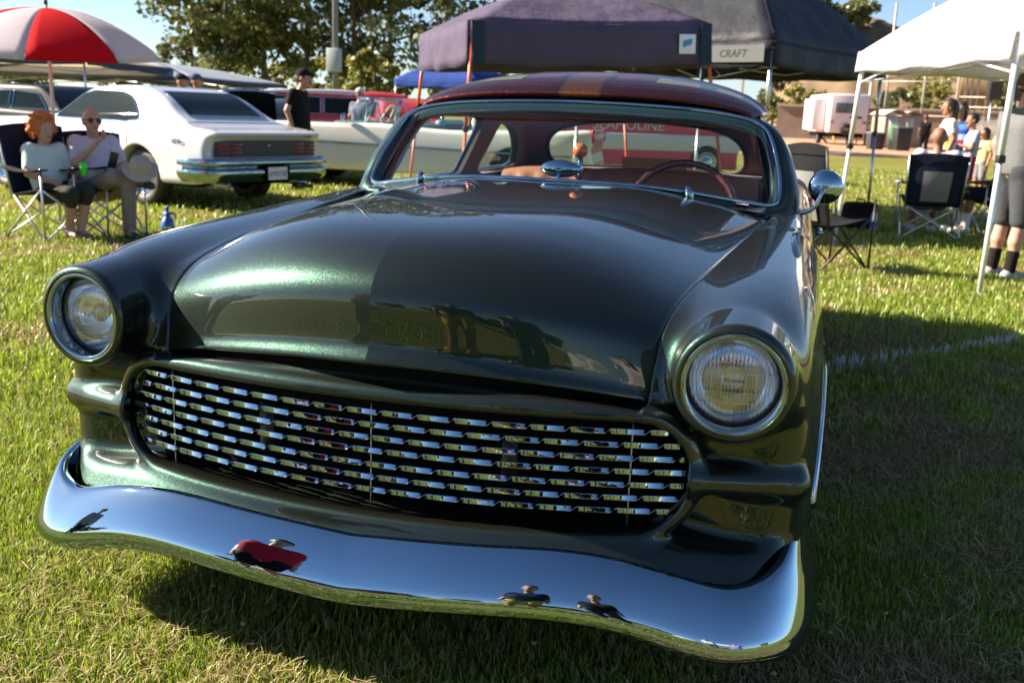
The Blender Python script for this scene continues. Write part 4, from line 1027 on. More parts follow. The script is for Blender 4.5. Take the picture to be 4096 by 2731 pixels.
# ================================================================== people
def capd(P, a, b, ra, rb):
    a = np.asarray(a, float); b = np.asarray(b, float); ab = b-a; t = np.clip(((P-a)@ab)/(ab@ab+1e-12), 0, 1)
    return np.linalg.norm(P-a-t[:, None]*ab, axis=1)-(ra+(rb-ra)*t)
def elld(P, c, r):
    q = (P-np.asarray(c))/np.asarray(r); L = np.linalg.norm(q, axis=1); return (L-1)*min(r)*.5+(L-1)*max(r)*.5
def blob(prims, k):
    def f(P):
        d = None
        for p in prims:
            e = capd(P, *p[1:]) if p[0] == 'c' else elld(P, *p[1:])
            d = e if d is None else smin(d, e, k)
        return d
    pts = []
    for p in prims:
        if p[0] == 'c': r = max(p[3], p[4]); pts += [np.array(p[1])-r, np.array(p[1])+r, np.array(p[2])-r, np.array(p[2])+r]
        else: pts += [np.array(p[1])-np.array(p[2]), np.array(p[1])+np.array(p[2])]
    pts = np.array(pts); return f, pts.min(0)-.05, pts.max(0)+.05
def skin_mesh(name, prims, m, parent, step=.016, k=.03, cut=None, extra=None):
    f, lo, hi = blob(prims, k)
    if cut is not None: g = f; f = lambda P: smax(g(P), cut(P), .01)
    V, Q, N = isosurf(f, np.arange(lo[0], hi[0], step), np.arange(lo[1], hi[1], step), np.arange(lo[2], hi[2], step), 2)
    if extra is not None:
        V2, F2 = extra; Q = [tuple(q) for q in Q]+[tuple(int(i)+len(V) for i in f_) for f_ in F2]; V = np.concatenate([V, V2])
        return mesh(name, V, Q, m, parent)
    return mesh(name, V, Q, m, parent, True, N)
SKIN = {'fair': mat('fair_skin', (.50, .27, .19), .55, subs=.08), 'tan': mat('tanned_skin', (.36, .17, .10), .55, subs=.08), 'brown': mat('brown_skin', (.22, .105, .065), .55, subs=.08)}
STAND = dict(pel=(0, 0, .95), che=(0, .015, 1.27), nec=(0, .02, 1.46), hea=(0, -.015, 1.61), shL=(.165, .02, 1.385), elL=(.225, .05, 1.13), wrL=(.235, -.03, .89), shR=(-.165, .02, 1.385), elR=(-.225, .05, 1.13), wrR=(-.235, -.03, .89), hiL=(.09, 0, .93), knL=(.10, -.02, .50), anL=(.105, .03, .09), hiR=(-.09, 0, .93), knR=(-.10, -.02, .50), anR=(-.105, .03, .09), fd=(0, -1, 0))
SIT = dict(pel=(0, .04, .46), che=(0, .14, .78), nec=(0, .17, .97), hea=(0, .13, 1.115), shL=(.165, .16, .895), elL=(.25, .06, .66), wrL=(.20, -.18, .62), shR=(-.165, .16, .895), elR=(-.25, .06, .66), wrR=(-.20, -.18, .62), hiL=(.09, .03, .45), knL=(.12, -.40, .49), anL=(.12, -.42, .09), hiR=(-.09, .03, .45), knR=(-.12, -.40, .49), anR=(-.12, -.42, .09), fd=(0, -1, 0))
def hand_vf(w, d, up, s, curl=.6, sc=1.0):
    """palm and five bent fingers from wrist w along d"""
    d = np.asarray(d, float); d /= np.linalg.norm(d); up = np.asarray(up, float); up = up-d*(up@d); up /= np.linalg.norm(up)+1e-9; sd = np.cross(d, up)*s
    mb = MB(); mb.tube([w, w+d*.045*sc, w+d*.09*sc], np.array([.024, .031, .027])*sc, 10, flat=(.62, 1.15))
    for k, (o, L) in enumerate(((-.026, .066), (-.009, .078), (.009, .073), (.026, .058))):
        b = w+d*.085*sc+sd*o*sc; p1 = b+(d*math.cos(curl*.5)-up*math.sin(curl*.5))*L*.5*sc; p2 = p1+(d*math.cos(curl*1.6)-up*math.sin(curl*1.6))*L*.55*sc
        mb.tube([b-d*.01, p1, p2], np.array([.0095, .009, .0075])*sc, 6)
    b = w+d*.03*sc-sd*.024*sc; p1 = b+(d*.75-sd*.6-up*.2)*.035*sc; p2 = p1+(d*.9-sd*.1-up*.4)*.032*sc; mb.tube([b, p1, p2], np.array([.012, .0105, .0085])*sc, 6)
    return np.concatenate(mb.V), mb.F
def person(label, loc, rz, pose, skin='fair', shirt=None, pants=None, shoes=(.05, .05, .055), hair=None, sc=1.0, fat=1.0, sleeve=.55, pleg=1.0, hairstyle='short', cap=None, glasses=None, socks=None, step=.017, group=None, skirt=None, belly=0.0, curl=.6):
    J = {k: np.array(v, float) for k, v in pose.items()}
    T = thing('person', label, 'person', loc, rz, group); T.scale = (sc, sc, sc)
    sk = SKIN[skin]; fd = J['fd']/np.linalg.norm(J['fd']); sdv = np.cross(fd, (0, 0, 1)); h = J['hea']; upv = np.array([0, 0, 1.0])
    w = .065*fat; pv = sdv*w; cv = sdv*.085*fat
    tors = [('c', J['pel']+pv, J['che']+cv, .108*fat, .112*fat), ('c', J['pel']-pv, J['che']-cv, .108*fat, .112*fat), ('c', J['che'], J['nec']-upv*.05, .105*fat, .06), ('c', J['shL']-upv*.03, J['shR']-upv*.03, .058, .058), ('c', J['pel'], J['che'], .115*fat, .11*fat)]
    if belly: tors.append(('e', J['pel']*.55+J['che']*.45+fd*.05, (.15*fat, .14+belly, .17)))
    arms = []
    for s in 'LR': arms += [('c', J['sh'+s], J['el'+s], .050*fat, .040), ('c', J['el'+s], J['wr'+s], .040, .027)]
    legs = []
    for s in 'LR': legs += [('c', J['hi'+s], J['kn'+s], .088*fat, .056), ('c', J['kn'+s], J['kn'+s]*.6+J['an'+s]*.4-fd*.012, .055, .055), ('c', J['kn'+s]*.6+J['an'+s]*.4, J['an'+s], .052, .036), ('c', J['an'+s], J['an'+s]+fd*.15-upv*.05, .036, .028)]
    headp = [('e', h+fd*.0+upv*.03, (.084, .100, .106)), ('c', h-upv*.045+fd*.03, h-upv*.078+fd*.05, .056, .041), ('c', h+fd*.094+upv*.012, h+fd*.112-upv*.024, .012, .017), ('c', J['nec']-upv*.05, h-upv*.05, .056, .052), ('e', h+sdv*.087+upv*.005, (.013, .022, .033)), ('e', h-sdv*.087+upv*.005, (.013, .022, .033))]
    hv = MB()
    for s, sg in (('L', 1), ('R', -1)):
        d = J['wr'+s]-J['el'+s]; V, Fc = hand_vf(J['wr'+s], d, -fd*.3+sdv*sg*1.0 if abs(d[2]) > .15 else upv, sg, curl); hv.add(V, Fc)
    skin_mesh('body', tors+arms+legs+headp, sk, T, step, .025, None, (np.concatenate(hv.V), hv.F))
    # face: eyes, brows, mouth
    mb = MB()
    for sg in (-1, 1): mb.lathe([(.0001, -.007), (.010, 0), (.0001, .007)], 10, rot_to(fd), h+fd*.088+sdv*.034*sg+upv*.022)
    mb.build('eyes', M['blackplastic'], T)
    mb = MB(); mb.tube([h+fd*.094+sdv*.026*sg-upv*.060 for sg in (-1, 0, 1)], .005, 6); mb.build('mouth', mat('lips', (.30, .10, .09), .5), T)
    if shirt is not None:
        pr = [(p[0], p[1], p[2], *(np.array(p[3:])+.014)) if p[0] == 'c' else ('e', p[1], tuple(np.array(p[2])+.014)) for p in tors if not (p[0] == 'c' and np.allclose(p[2], J['nec']-upv*.05))]
        pr.append(('c', J['che'], J['nec']-upv*.075, .115*fat, .07))
        for s in 'LR': pr.append(('c', J['nec']-upv*.07, J['sh'+s]-upv*.01, .055, .058))
        for s in 'LR':
            e = J['sh'+s]+(J['el'+s]-J['sh'+s])*min(sleeve, 1.0); pr.append(('c', J['sh'+s], e, .066*fat, .062))
            if sleeve > 1: pr.append(('c', J['el'+s], J['el'+s]+(J['wr'+s]-J['el'+s])*(sleeve-1), .054, .044))
        skin_mesh('shirt', pr, shirt, T, step, .03, lambda P: -(P[:, 2]-(J['pel'][2]-.06)))
    if pants is not None:
        pr = [('c', J['pel']+pv, J['pel']+pv+upv*.04, .122*fat, .118*fat), ('c', J['pel']-pv, J['pel']-pv+upv*.04, .122*fat, .118*fat)]
        for s in 'LR':
            if pleg <= .5: pr.append(('c', J['hi'+s], J['hi'+s]+(J['kn'+s]-J['hi'+s])*pleg*2, .104*fat, .088))
            else:
                pr.append(('c', J['hi'+s], J['kn'+s], .102*fat, .078)); pr.append(('c', J['kn'+s], J['kn'+s]+(J['an'+s]-J['kn'+s])*(pleg-.5)*2, .076, .066))
        skin_mesh('trousers', pr, pants, T, step, .03)
    if skirt is not None:
        mb = MB(); th = np.linspace(0, 2*PI, 40, endpoint=False); G = np.array([[(J['pel'][0]+r*(1+.06*math.sin(9*a)*t)*math.cos(a), J['pel'][1]+r*.85*math.sin(a), z) for t, (r, z) in zip(np.linspace(0, 1, 6), ((.15, 1.02), (.20, .9), (.25, .7), (.29, .45), (.32, .25), (.33, .16)))] for a in th]); mb.grid(G, False, True); mb.build('skirt', skirt, T)
    for s in 'LR':
        if shoes is not None: skin_mesh('shoe', [('c', J['an'+s]-upv*.045-fd*.03, J['an'+s]-upv*.05+fd*.15, .046, .040), ('c', J['an'+s]-upv*.045, J['an'+s]-upv*.01, .045, .045)], mat('shoe_leather', shoes, .5), T, .016, .02, lambda P: -(P[:, 2]-.004))
        if socks is not None: skin_mesh('sock', [('c', J['an'+s]-upv*.02, J['an'+s]+(J['kn'+s]-J['an'+s])*.36, .047, .052)], socks, T, .016, .02)
    hb = h+upv*.03-fd*.014
    if hair is not None:
        if hairstyle == 'short': skin_mesh('hair', [('e', hb+upv*.012, (.094, .106, .110))], hair, T, .012, .02, lambda P: (P-h)@fd-.055+np.maximum((P-h)@upv-.07, 0)*(-2.0)+np.maximum(-((P-h)@upv)+.0, 0)*1.5)
        elif hairstyle == 'fringe': skin_mesh('hair', [('e', hb, (.093, .108, .100))], hair, T, .012, .02, lambda P: np.maximum((P-h)@fd+.0, (P-h)@upv-.03))
        elif hairstyle == 'curly':
            r_ = random.Random(3); pr = [('e', hb+upv*.02-fd*.02, (.12, .12, .13))]
            for q in range(46):
                v = np.array([r_.gauss(0, 1), r_.gauss(0, 1), r_.gauss(0, 1)]); v /= np.linalg.norm(v)
                if v@fd > .35 and v[2] < .45: continue
                if v[2] < -.75: continue
                c_ = hb+upv*.015-fd*.02+v*np.array([.126, .126, .135]); pr.append(('e', c_, (.034, .034, .034)))
            hv2 = MB()
            for q in range(420):      # loose curls standing off the head
                v = np.array([r_.gauss(0, 1), r_.gauss(0, 1), r_.gauss(0, 1)]); v /= np.linalg.norm(v)
                if (v@fd > .30 and v[2] < .5) or v[2] < -.8: continue
                b0 = hb+upv*.015-fd*.02+v*np.array([.125, .125, .135]); t1 = np.cross(v, [r_.gauss(0, 1), r_.gauss(0, 1), r_.gauss(0, 1)]); t1 /= np.linalg.norm(t1); t2 = np.cross(v, t1); L_c = r_.uniform(.02, .05)
                hv2.tube([b0+v*(L_c*u-.012)+(t1*math.cos(u*5.5)+t2*math.sin(u*5.5))*.011 for u in np.linspace(0, 1, 6)], np.linspace(.0042, .0018, 6), 4, cap=False)
            skin_mesh('hair', pr, hair, T, .013, .018, lambda P: .9*((P-h)@fd-.06-np.maximum((P-h)@upv-.06, 0)*3), (np.concatenate(hv2.V), hv2.F))
        elif hairstyle == 'long':
            skin_mesh('hair', [('e', hb+upv*.008, (.101, .113, .114)), ('c', hb-fd*.06-upv*.02, hb-fd*.075-upv*.30, .075, .055), ('c', hb+sdv*.06-fd*.03, hb+sdv*.07-fd*.03-upv*.22, .04, .03), ('c', hb-sdv*.06-fd*.03, hb-sdv*.07-fd*.03-upv*.22, .04, .03)], hair, T, .014, .03, lambda P: (P-h)@fd-.048-np.maximum((P-h)@upv-.06, 0)*2.5)
    if cap is not None:
        o = skin_mesh('cap', [('e', hb+upv*.025, (.099, .110, .102)), ('c', h+fd*.085+upv*.062, h+fd*.15+upv*.05, .03, .02), ('c', h+fd*.08+upv*.06+sdv*.03, h+fd*.135+upv*.05+sdv*.03, .025, .018), ('c', h+fd*.08+upv*.06-sdv*.03, h+fd*.135+upv*.05-sdv*.03, .025, .018)], cap, T, .012, .02, lambda P: .046-((P-h)@upv))
    if glasses is not None:
        mb = MB()
        for sg in (-1, 1): mb.lathe([(.0001, .007), (.024, .003), (.026, -.004), (.0001, -.006)], 16, rot_to(fd+sdv*.25*sg), h+fd*.097+sdv*.036*sg+upv*.018); mb.tube([h+fd*.094+sdv*.058*sg+upv*.025, h+sdv*.09*sg+upv*.02], .004, 5)
        mb.tube([h+fd*.104+sdv*.012+upv*.024, h+fd*.104-sdv*.012+upv*.024], .004, 5); mb.build('sunglasses', glasses, T)
    return T
def pose(base, **kw): d = dict(base); d.update(kw); return d
def fab(name, c, **kw): return mat(name, c, .9, spec=.15, noise=kw.get('noise', (9, .08)), bump=(28, .35, .012))
def face_to(p, q): return math.atan2(q[1]-p[1], q[0]-p[0])+PI/2     # turn local -y towards q
M['black_tee'] = fab('black_tee', (.010, .010, .012)); M['white_tee'] = fab('white_tee', (.58, .54, .60))
camxy = CAMP[:2]
# seated couple
wp = col(135, 9.15); mp = col(236, 9.45)
W1 = person('woman with curly red hair and pale mint top seated in the left camp chair', (wp[0], wp[1], 0), face_to(wp, camxy)+.55, pose(SIT, nec=(0, .19, .945), hea=(0, .145, 1.075), che=(0, .17, .77), elL=(.24, .02, .64), wrL=(.10, -.16, .60), elR=(-.25, .05, .66), wrR=(-.12, -.16, .58), knL=(.09, -.40, .50), anL=(.03, -.36, .09), knR=(-.09, -.42, .48), anR=(-.06, -.30, .10)), 'fair', fab('mint_top', (.60, .68, .62)), fab('dark_olive_capri', (.035, .038, .032)), (.20, .10, .07), mat('orange_red_hair', (.50, .13, .025), .6, noise=(40, .3)), hairstyle='curly', sleeve=.75, pleg=.62, step=.013, sc=.88)
M1 = person('balding man in white T-shirt, sunglasses and khaki trousers seated with legs crossed', (mp[0], mp[1], 0), face_to(mp, camxy)+.30, pose(SIT, nec=(0, .15, 1.0), hea=(-.02, .09, 1.125), che=(0, .12, .80), shL=(.175, .14, .925), shR=(-.175, .14, .925), elL=(.27, .05, .69), wrL=(.14, -.17, .66), elR=(-.24, -.06, .72), wrR=(-.06, -.16, .93), knL=(.14, -.42, .52), anL=(.13, -.44, .09), knR=(.0, -.40, .60), anR=(.32, -.42, .58)), 'fair', M['white_tee'], fab('khaki_trousers', (.26, .21, .17)), (.03, .03, .035), mat('grey_hair', (.42, .40, .38), .7), hairstyle='fringe', glasses=M['blackplastic'], fat=1.12, sleeve=.7, pleg=.97, step=.013, belly=.02, sc=.92)
# others on the left
p = col(690, 15.2); person('man in black T-shirt and black cap looking down between the parked cars', (p[0], p[1], 0), face_to(p, camxy)+1.15, pose(STAND, hea=(0, -.07, 1.585), nec=(0, -.01, 1.455), che=(0, .03, 1.27), elL=(.25, .06, 1.14), wrL=(.20, -.06, .90), elR=(-.25, .08, 1.14), wrR=(-.24, .0, .88)), 'fair', M['black_tee'], fab('black_trousers', (.012, .012, .014)), (.03, .03, .03), mat('brown_hair', (.05, .03, .02), .7), cap=fab('black_cap', (.012, .012, .014)), fat=1.08, sc=1.03)
p = col(424, 17.6); person('man in dark cap, only his head showing over the white coupe roof, left of two', (p[0], p[1], 0), face_to(p, camxy)+1.0, STAND, 'tan', M['black_tee'], fab('dark_trousers', (.02, .02, .025)), step=.022, cap=fab('dark_cap', (.015, .02, .03)), sc=.97)
p = col(457, 17.9); person('man in navy shirt and blue cap standing behind the white coupe, right of two', (p[0], p[1], 0), face_to(p, camxy)+1.2, STAND, 'tan', fab('navy_shirt', (.02, .028, .05)), fab('grey_trousers', (.05, .05, .06)), step=.022, cap=fab('blue_cap', (.05, .08, .16)), sc=.98)
p = col(826, 21.5); person('person in grey shirt and white cap beside the red wagon', (p[0], p[1], 0), face_to(p, camxy)+2.6, STAND, 'tan', fab('blue_grey_shirt', (.16, .18, .24)), fab('jean_cloth', (.03, .04, .07)), step=.024, cap=fab('pale_cap', (.5, .5, .52)), sc=.94)
def tiedye():
    m = fab('pastel_tie_dye', (.7, .6, .6)); nt = m.node_tree; b = nt.nodes['Principled BSDF']
    tc = nt.nodes.new('ShaderNodeTexCoord'); n = nt.nodes.new('ShaderNodeTexNoise'); n.inputs['Scale'].default_value = 5; nt.links.new(tc.outputs['Object'], n.inputs['Vector'])
    r = nt.nodes.new('ShaderNodeValToRGB'); e = r.color_ramp.elements; e[0].position = .35; e[0].color = (.72, .30, .55, 1); e[1].position = .48; e[1].color = (.75, .74, .70, 1); x = e.new(.60); x.color = (.72, .70, .16, 1)
    nt.links.new(n.outputs['Fac'], r.inputs[0]); nt.links.new(r.outputs[0], b.inputs['Base Color']); return m
# group on the right
SEATB = col(2125, 12.0)
person('bald man in white shirt seated with his back to us in the navy camp chair', (SEATB[0], SEATB[1], 0), face_to(SEATB, camxy)+PI+.15, pose(SIT, hea=(0, .10, 1.15), nec=(0, .14, 1.0), shL=(.19, .14, .96), shR=(-.19, .14, .96), che=(0, .12, .82)), 'brown', M['white_tee'], fab('grey_shorts', (.10, .10, .11)), (.45, .45, .47), None, fat=1.2, pleg=.45)
p = col(2152, 15.6); person('woman with long dark hair in pastel tie-dye shirt, standing under the white canopy', (p[0], p[1], 0), face_to(p, camxy)-1.35, STAND, 'tan', tiedye(), fab('black_leggings', (.015, .015, .018)), (.3, .3, .3), mat('dark_brown_hair', (.022, .012, .010), .5, noise=(60, .3)), hairstyle='long', sc=.98, fat=1.05)
def printed_tee():
    m = fab('blue_printed_tee', (.02, .07, .36)); nt = m.node_tree; b = nt.nodes['Principled BSDF']
    tc = nt.nodes.new('ShaderNodeTexCoord'); sp = nt.nodes.new('ShaderNodeSeparateXYZ'); nt.links.new(tc.outputs['Object'], sp.inputs[0])
    r = nt.nodes.new('ShaderNodeValToRGB'); r.color_ramp.interpolation = 'CONSTANT'; e = r.color_ramp.elements
    for q, c in ((.0, (.02, .07, .36, 1)), (.58, (.25, .03, .10, 1)), (.645, (.30, .36, .50, 1)), (.70, (.02, .07, .36, 1)), (.74, (.06, .18, .45, 1)), (.79, (.02, .06, .34, 1))):
        x = e.new(q) if q > 0 else e[0]; x.color = c
    dv = nt.nodes.new('ShaderNodeMath'); dv.operation = 'DIVIDE'; dv.inputs[1].default_value = 1.75; nt.links.new(sp.outputs[2], dv.inputs[0]); nt.links.new(dv.outputs[0], r.inputs[0]); nt.links.new(r.outputs[0], b.inputs['Base Color']); return m
p = col(2178, 16.2); person('woman in blue printed shirt and mirrored sunglasses, facing us beside the boy', (p[0], p[1], 0), face_to(p, camxy)-.3, pose(STAND, wrR=(-.12, -.22, 1.08), elR=(-.22, -.02, 1.12)), 'tan', printed_tee(), fab('blue_jeans', (.02, .04, .11)), (.3, .3, .3), mat('brown_black_hair', (.03, .018, .014), .5), hairstyle='long', glasses=mat('teal_mirror_lens', (.02, .30, .34), .05, .8), sc=.97, fat=1.05)
p = col(2208, 16.0); person('boy in grey T-shirt and red shorts with short black hair', (p[0], p[1], 0), face_to(p, camxy)-1.2, pose(STAND, elR=(-.22, -.06, 1.13), wrR=(-.10, -.25, 1.20), elL=(.22, -.06, 1.13), wrL=(.10, -.24, 1.18)), 'tan', fab('pale_grey_tee', (.46, .49, .54)), fab('red_shorts', (.50, .02, .04)), (.06, .06, .07), mat('black_hair', (.012, .010, .010), .5), sc=.87, pleg=.38, fat=.92)
p = col(2242, 18.0); person('small girl in yellow top behind the boy', (p[0], p[1], 0), face_to(p, camxy)-.9, pose(STAND, elR=(-.22, -.06, 1.13), wrR=(-.05, -.2, 1.30)), 'tan', fab('yellow_top', (.58, .52, .22)), fab('grey_short_cloth', (.2, .2, .22)), (.3, .3, .3), mat('black_hair_girl', (.014, .010, .010), .5), hairstyle='long', sc=.75, pleg=.38)
SEATK = col(2275, 12.6)
person('man in black shirt and black shorts with white socks, seated leaning back at the right', (SEATK[0], SEATK[1], 0), face_to(SEATK, camxy)-1.05, pose(SIT, che=(0, .20, .74), nec=(0, .30, .92), hea=(0, .30, 1.06), shL=(.18, .28, .88), shR=(-.18, .28, .88), elL=(.25, .14, .62), elR=(-.25, .14, .62)), 'brown', M['black_tee'], fab('black_shorts', (.014, .014, .018)), (.62, .63, .65), mat('black_hair_man', (.012, .010, .010), .5), socks=fab('white_sock', (.6, .6, .62)), fat=1.2, pleg=.5)
p = col(2300, 8.75); person('man in grey shirt and dark grey shorts with black socks, cut by the right edge', (p[0], p[1], 0), face_to(p, camxy)+2.3, STAND, 'fair', fab('grey_marl_shirt', (.13, .135, .145)), fab('charcoal_shorts', (.055, .06, .068)), (.30, .31, .32), mat('brown_hair_man', (.06, .035, .02), .6), socks=fab('black_sock', (.015, .013, .012)), fat=1.1, pleg=.48, sc=1.02)
p = col(2117, 46.0); person('far person in black seen from behind near the bins', (p[0], p[1], 0), face_to(p, camxy)+PI, pose(STAND, anL=(.14, .05, .09), anR=(-.14, -.1, .09)), 'brown', fab('far_black_shirt', (.012, .012, .014)), fab('far_black_trousers', (.012, .012, .013)), step=.03, hair=mat('far_hair', (.05, .02, .015), .6), sc=1.05, fat=1.1)
# people in front of the car, seen mirrored in the bumper
for lab, xy, sk, sh, pa, kw in (
    ('man in red T-shirt, black shorts and cap, mirrored in the left of the bumper', (-1.25, -1.75), 'fair', (.50, .02, .05), (.012, .012, .015), dict(cap=fab('dark_red_man_cap', (.015, .015, .02)), fat=1.25, pleg=.45)),
    ('person in navy top and yellow shorts, mirrored in the middle of the bumper', (.45, -2.65), 'tan', (.015, .02, .05), (.55, .40, .06), dict(hair=mat('black_hair_b', (.012, .01, .01), .5), pleg=.42)),
    ('person in black T-shirt, mirrored beside the person in yellow shorts', (1.3, -2.75), 'tan', (.012, .012, .014), (.04, .045, .06), dict(hair=mat('brown_hair_b', (.05, .03, .02), .5), pleg=.95)),
    ('woman in white blouse and blue jeans, mirrored at the right end of the bumper', (4.2, -4.6), 'fair', (.66, .58, .62), (.03, .06, .14), dict(hair=mat('dark_hair_c', (.02, .012, .01), .5), hairstyle='long', fat=1.2)),
    ('person in grey shirt far left, mirrored at the left tip of the bumper', (-5.4, -1.6), 'fair', (.3, .3, .32), (.03, .03, .04), dict(hair=mat('brown_hair_d', (.05, .03, .02), .5)))):
    p = np.array(xy); person(lab, (p[0], p[1], 0), face_to(p, (0, .3)), STAND, sk, fab('shirt_'+lab[:12].replace(' ', '_'), sh), fab('lower_'+lab[:12].replace(' ', '_'), pa), step=.026, **kw)
p = np.array([5.2, -4.2]); person('woman in pink top and long blue skirt, mirrored at the right end of the bumper', (p[0], p[1], 0), face_to(p, (0, .3)), STAND, 'fair', fab('pink_top', (.65, .16, .35)), None, skirt=fab('blue_flower_skirt', (.05, .22, .55), noise=(7, .5)), hair=mat('auburn_hair', (.16, .06, .03), .5), hairstyle='long', fat=1.15, step=.026)

# ================================================================== chairs and small things
def camp_chair(label, loc, rz, m_seat, m_back, m_frame, w=.60, bh=1.0, arms=True, m_pad=None, group='camp chairs'):
    """folding quad chair facing local -y"""
    T = thing('camp_chair', label, 'chair', loc, rz, group); h = w/2
    c = dict(fl=(-h, -.30, 0), fr=(h, -.30, 0), bl=(-h, .32, 0), br=(h, .32, 0)); s_ = dict(fl=(-h*.95, -.26, .46), fr=(h*.95, -.26, .46), bl=(-h*.9, .20, .38), br=(h*.9, .20, .38))
    for a, b in (('fl', 'fr'), ('fr', 'fl'), ('bl', 'br'), ('br', 'bl'), ('fl', 'bl'), ('bl', 'fl'), ('fr', 'br'), ('br', 'fr')):
        mb = MB(); mb.tube([c[a], s_[b]], .010, 8); mb.build('leg', m_frame, T)
    for a in c:
        mb = MB(); mb.lathe([(.022, 0), (.022, .03), (.012, .035)], 10, None, c[a]); mb.build('foot', M['blackplastic'], T)
    for sg in (-1, 1):
        mb = MB(); mb.tube([(sg*h*.92, .22, .36), (sg*h*1.0, .36, bh)], .011, 8); mb.build('back_post', m_frame, T)
        mb = MB(); mb.tube([(sg*h*1.0, -.30, .0), (sg*h*1.02, -.30, .64)], .010, 8); mb.build('front_post', m_frame, T)
        if arms:
            G = np.array([[(sg*(h*1.02+.05*u), yy, .64+.03*math.sin(t*PI)*-1) for u in (-1, 0, 1)] for t, yy in zip(np.linspace(0, 1, 8), np.linspace(-.34, .26, 8))]); mb = MB(); mb.grid(G); o = mb.build('armrest', m_pad or m_seat, T); o.modifiers.new('t', 'SOLIDIFY').thickness = .012
    G = np.array([[(u*h*.93, -.27+.47*t, .46-.08*t-.05*math.cos(u*PI/2)*math.sin((t*.8+.2)*PI)) for u in np.linspace(-1, 1, 11)] for t in np.linspace(0, 1, 9)]); V, Fc = grid_vf(G); o = mesh('seat', V, Fc, m_seat, T); o.modifiers.new('t', 'SOLIDIFY').thickness = .01
    G = np.array([[(u*h*(.90+.09*t), .21+.15*t+.06*math.cos(u*PI/2)*math.sin(t*PI), .37+(bh-.37)*t+.03*(1-u*u)*(t > .99)) for u in np.linspace(-1, 1, 13)] for t in np.linspace(0, 1, 11)]); V, Fc = grid_vf(G); o = mesh('backrest', V, Fc, m_back, T); o.modifiers.new('t', 'SOLIDIFY').thickness = .012
    if m_pad is not None:
        G2 = G[1:8, 3:10].copy(); G2[..., 1] += .016; mb = MB(); mb.grid(G2); mb.build('back_panel', m_pad, T)
        G3 = G[9:, :].copy(); G3[..., 1] += .014; mb = MB(); mb.grid(G3); mb.build('head_band', m_seat, T)
    return T
navy = fab('navy_chair_cloth', (.012, .018, .040)); blackc = fab('black_chair_cloth', (.012, .013, .016)); greyc = fab('grey_chair_cloth', (.20, .20, .21))
bt = mat('black_tube', (.015, .015, .016), .4, .3)
camp_chair('black camp chair holding the red-haired woman', (wp[0], wp[1], 0), face_to(wp, camxy)+.55, blackc, navy, M['steel'], .62, .98)
camp_chair('dark camp chair holding the man in the white T-shirt', (mp[0], mp[1], 0), face_to(mp, camxy)+.30, blackc, navy, M['steel'], .62, .92)
camp_chair('navy camp chair with grey back panel, its back to us, under the bald man', (SEATB[0], SEATB[1], 0), face_to(SEATB, camxy)+PI+.15, navy, navy, M['steel'], .66, .96, m_pad=greyc)
camp_chair('black camp chair under the man in black shirt and shorts', (SEATK[0], SEATK[1], 0), face_to(SEATK, camxy)-1.05, blackc, blackc, M['steel'], .62, .80)
p = col(1906, 9.0); FCH = camp_chair('empty grey and black striped chair beside the green coupe mirror', (p[0]-.05, p[1], 0), face_to(p, camxy)+PI-.75, blackc, blackc, bt, .46, 1.08, arms=False, m_pad=greyc)
# can, phone, hat, spray bottle, backpack, water bottle
def sweep(name, label, cat, loc, prof, m, n=20):
    mb = MB(); mb.lathe(prof, n); o = mb.build(name, m); o.location = loc; return tag(o, label, cat)
p = at(192, 388, 8.95); sweep('drink_can', 'bright green drink can in the red-haired woman\'s hand', 'can', p-[0, 0, .07], [(.0001, 0), (.028, .0), (.033, .008), (.033, .118), (.028, .13), (.0001, .13)], mat('green_can', (.06, .62, .06), .3, .3))
p = at(260, 368, 9.15); o = MB().box((0, 0, 0), (.075, .012, .15)).build('phone', M['blackplastic'], None, True, .006); o.location = p; o.rotation_euler = (.2, .25, face_to(p, camxy)); tag(o, 'dark phone in the hand of the seated man in white', 'phone')
p = at(322, 372, 9.05); HT = thing('sun_hat', 'beige sun hat resting on the knee of the seated man', 'hat', p-[0, 0, .06]); khaki = fab('beige_hat_cloth', (.42, .36, .30))
mb = MB(); mb.lathe([(.0001, .11), (.05, .108), (.082, .09), (.095, .04), (.10, .0)], 28); mb.build('crown', khaki, HT)
mb = MB(); th = np.linspace(0, 2*PI, 36, endpoint=False); mb.grid(np.array([[(r*math.cos(a), r*math.sin(a), -.35*(r-.1)+.02*math.sin(2*a)*(r-.1)*8) for r in (.099, .125, .155)] for a in th]), False, True); o = mb.build('brim', khaki, HT); HT.rotation_euler = (.5, .4, 0)
p = col(386, 9.9); SP = thing('pump_sprayer', 'small blue pump spray bottle standing on the grass by the man\'s shoe', 'spray bottle', (p[0], p[1], 0)); blue = mat('blue_plastic', (.03, .12, .50), .35, subs=.1)
mb = MB(); mb.lathe([(.0001, 0), (.06, .002), (.066, .02), (.064, .07), (.05, .11), (.028, .135), (.026, .15)], 24); mb.build('tank', blue, SP)
mb = MB(); mb.lathe([(.03, .145), (.032, .165), (.02, .175), (.014, .21), (.022, .215), (.02, .235), (.0001, .238)], 18); mb.build('pump', blue, SP)
mb = MB(); mb.tube([(0, 0, .165), (.05, 0, .175), (.085, 0, .165), (.092, 0, .12)], [.012, .012, .010, .009], 8); mb.tube([(0, 0, .165), (-.05, 0, .16)], [.01, .006], 8); mb.build('handle', blue, SP)
p = col(1970, 12.5); BK = thing('backpack', 'black backpack standing on the grass beside the navy camp chair', 'bag', (p[0], p[1], 0), .3); bkm = fab('black_nylon', (.010, .010, .011))
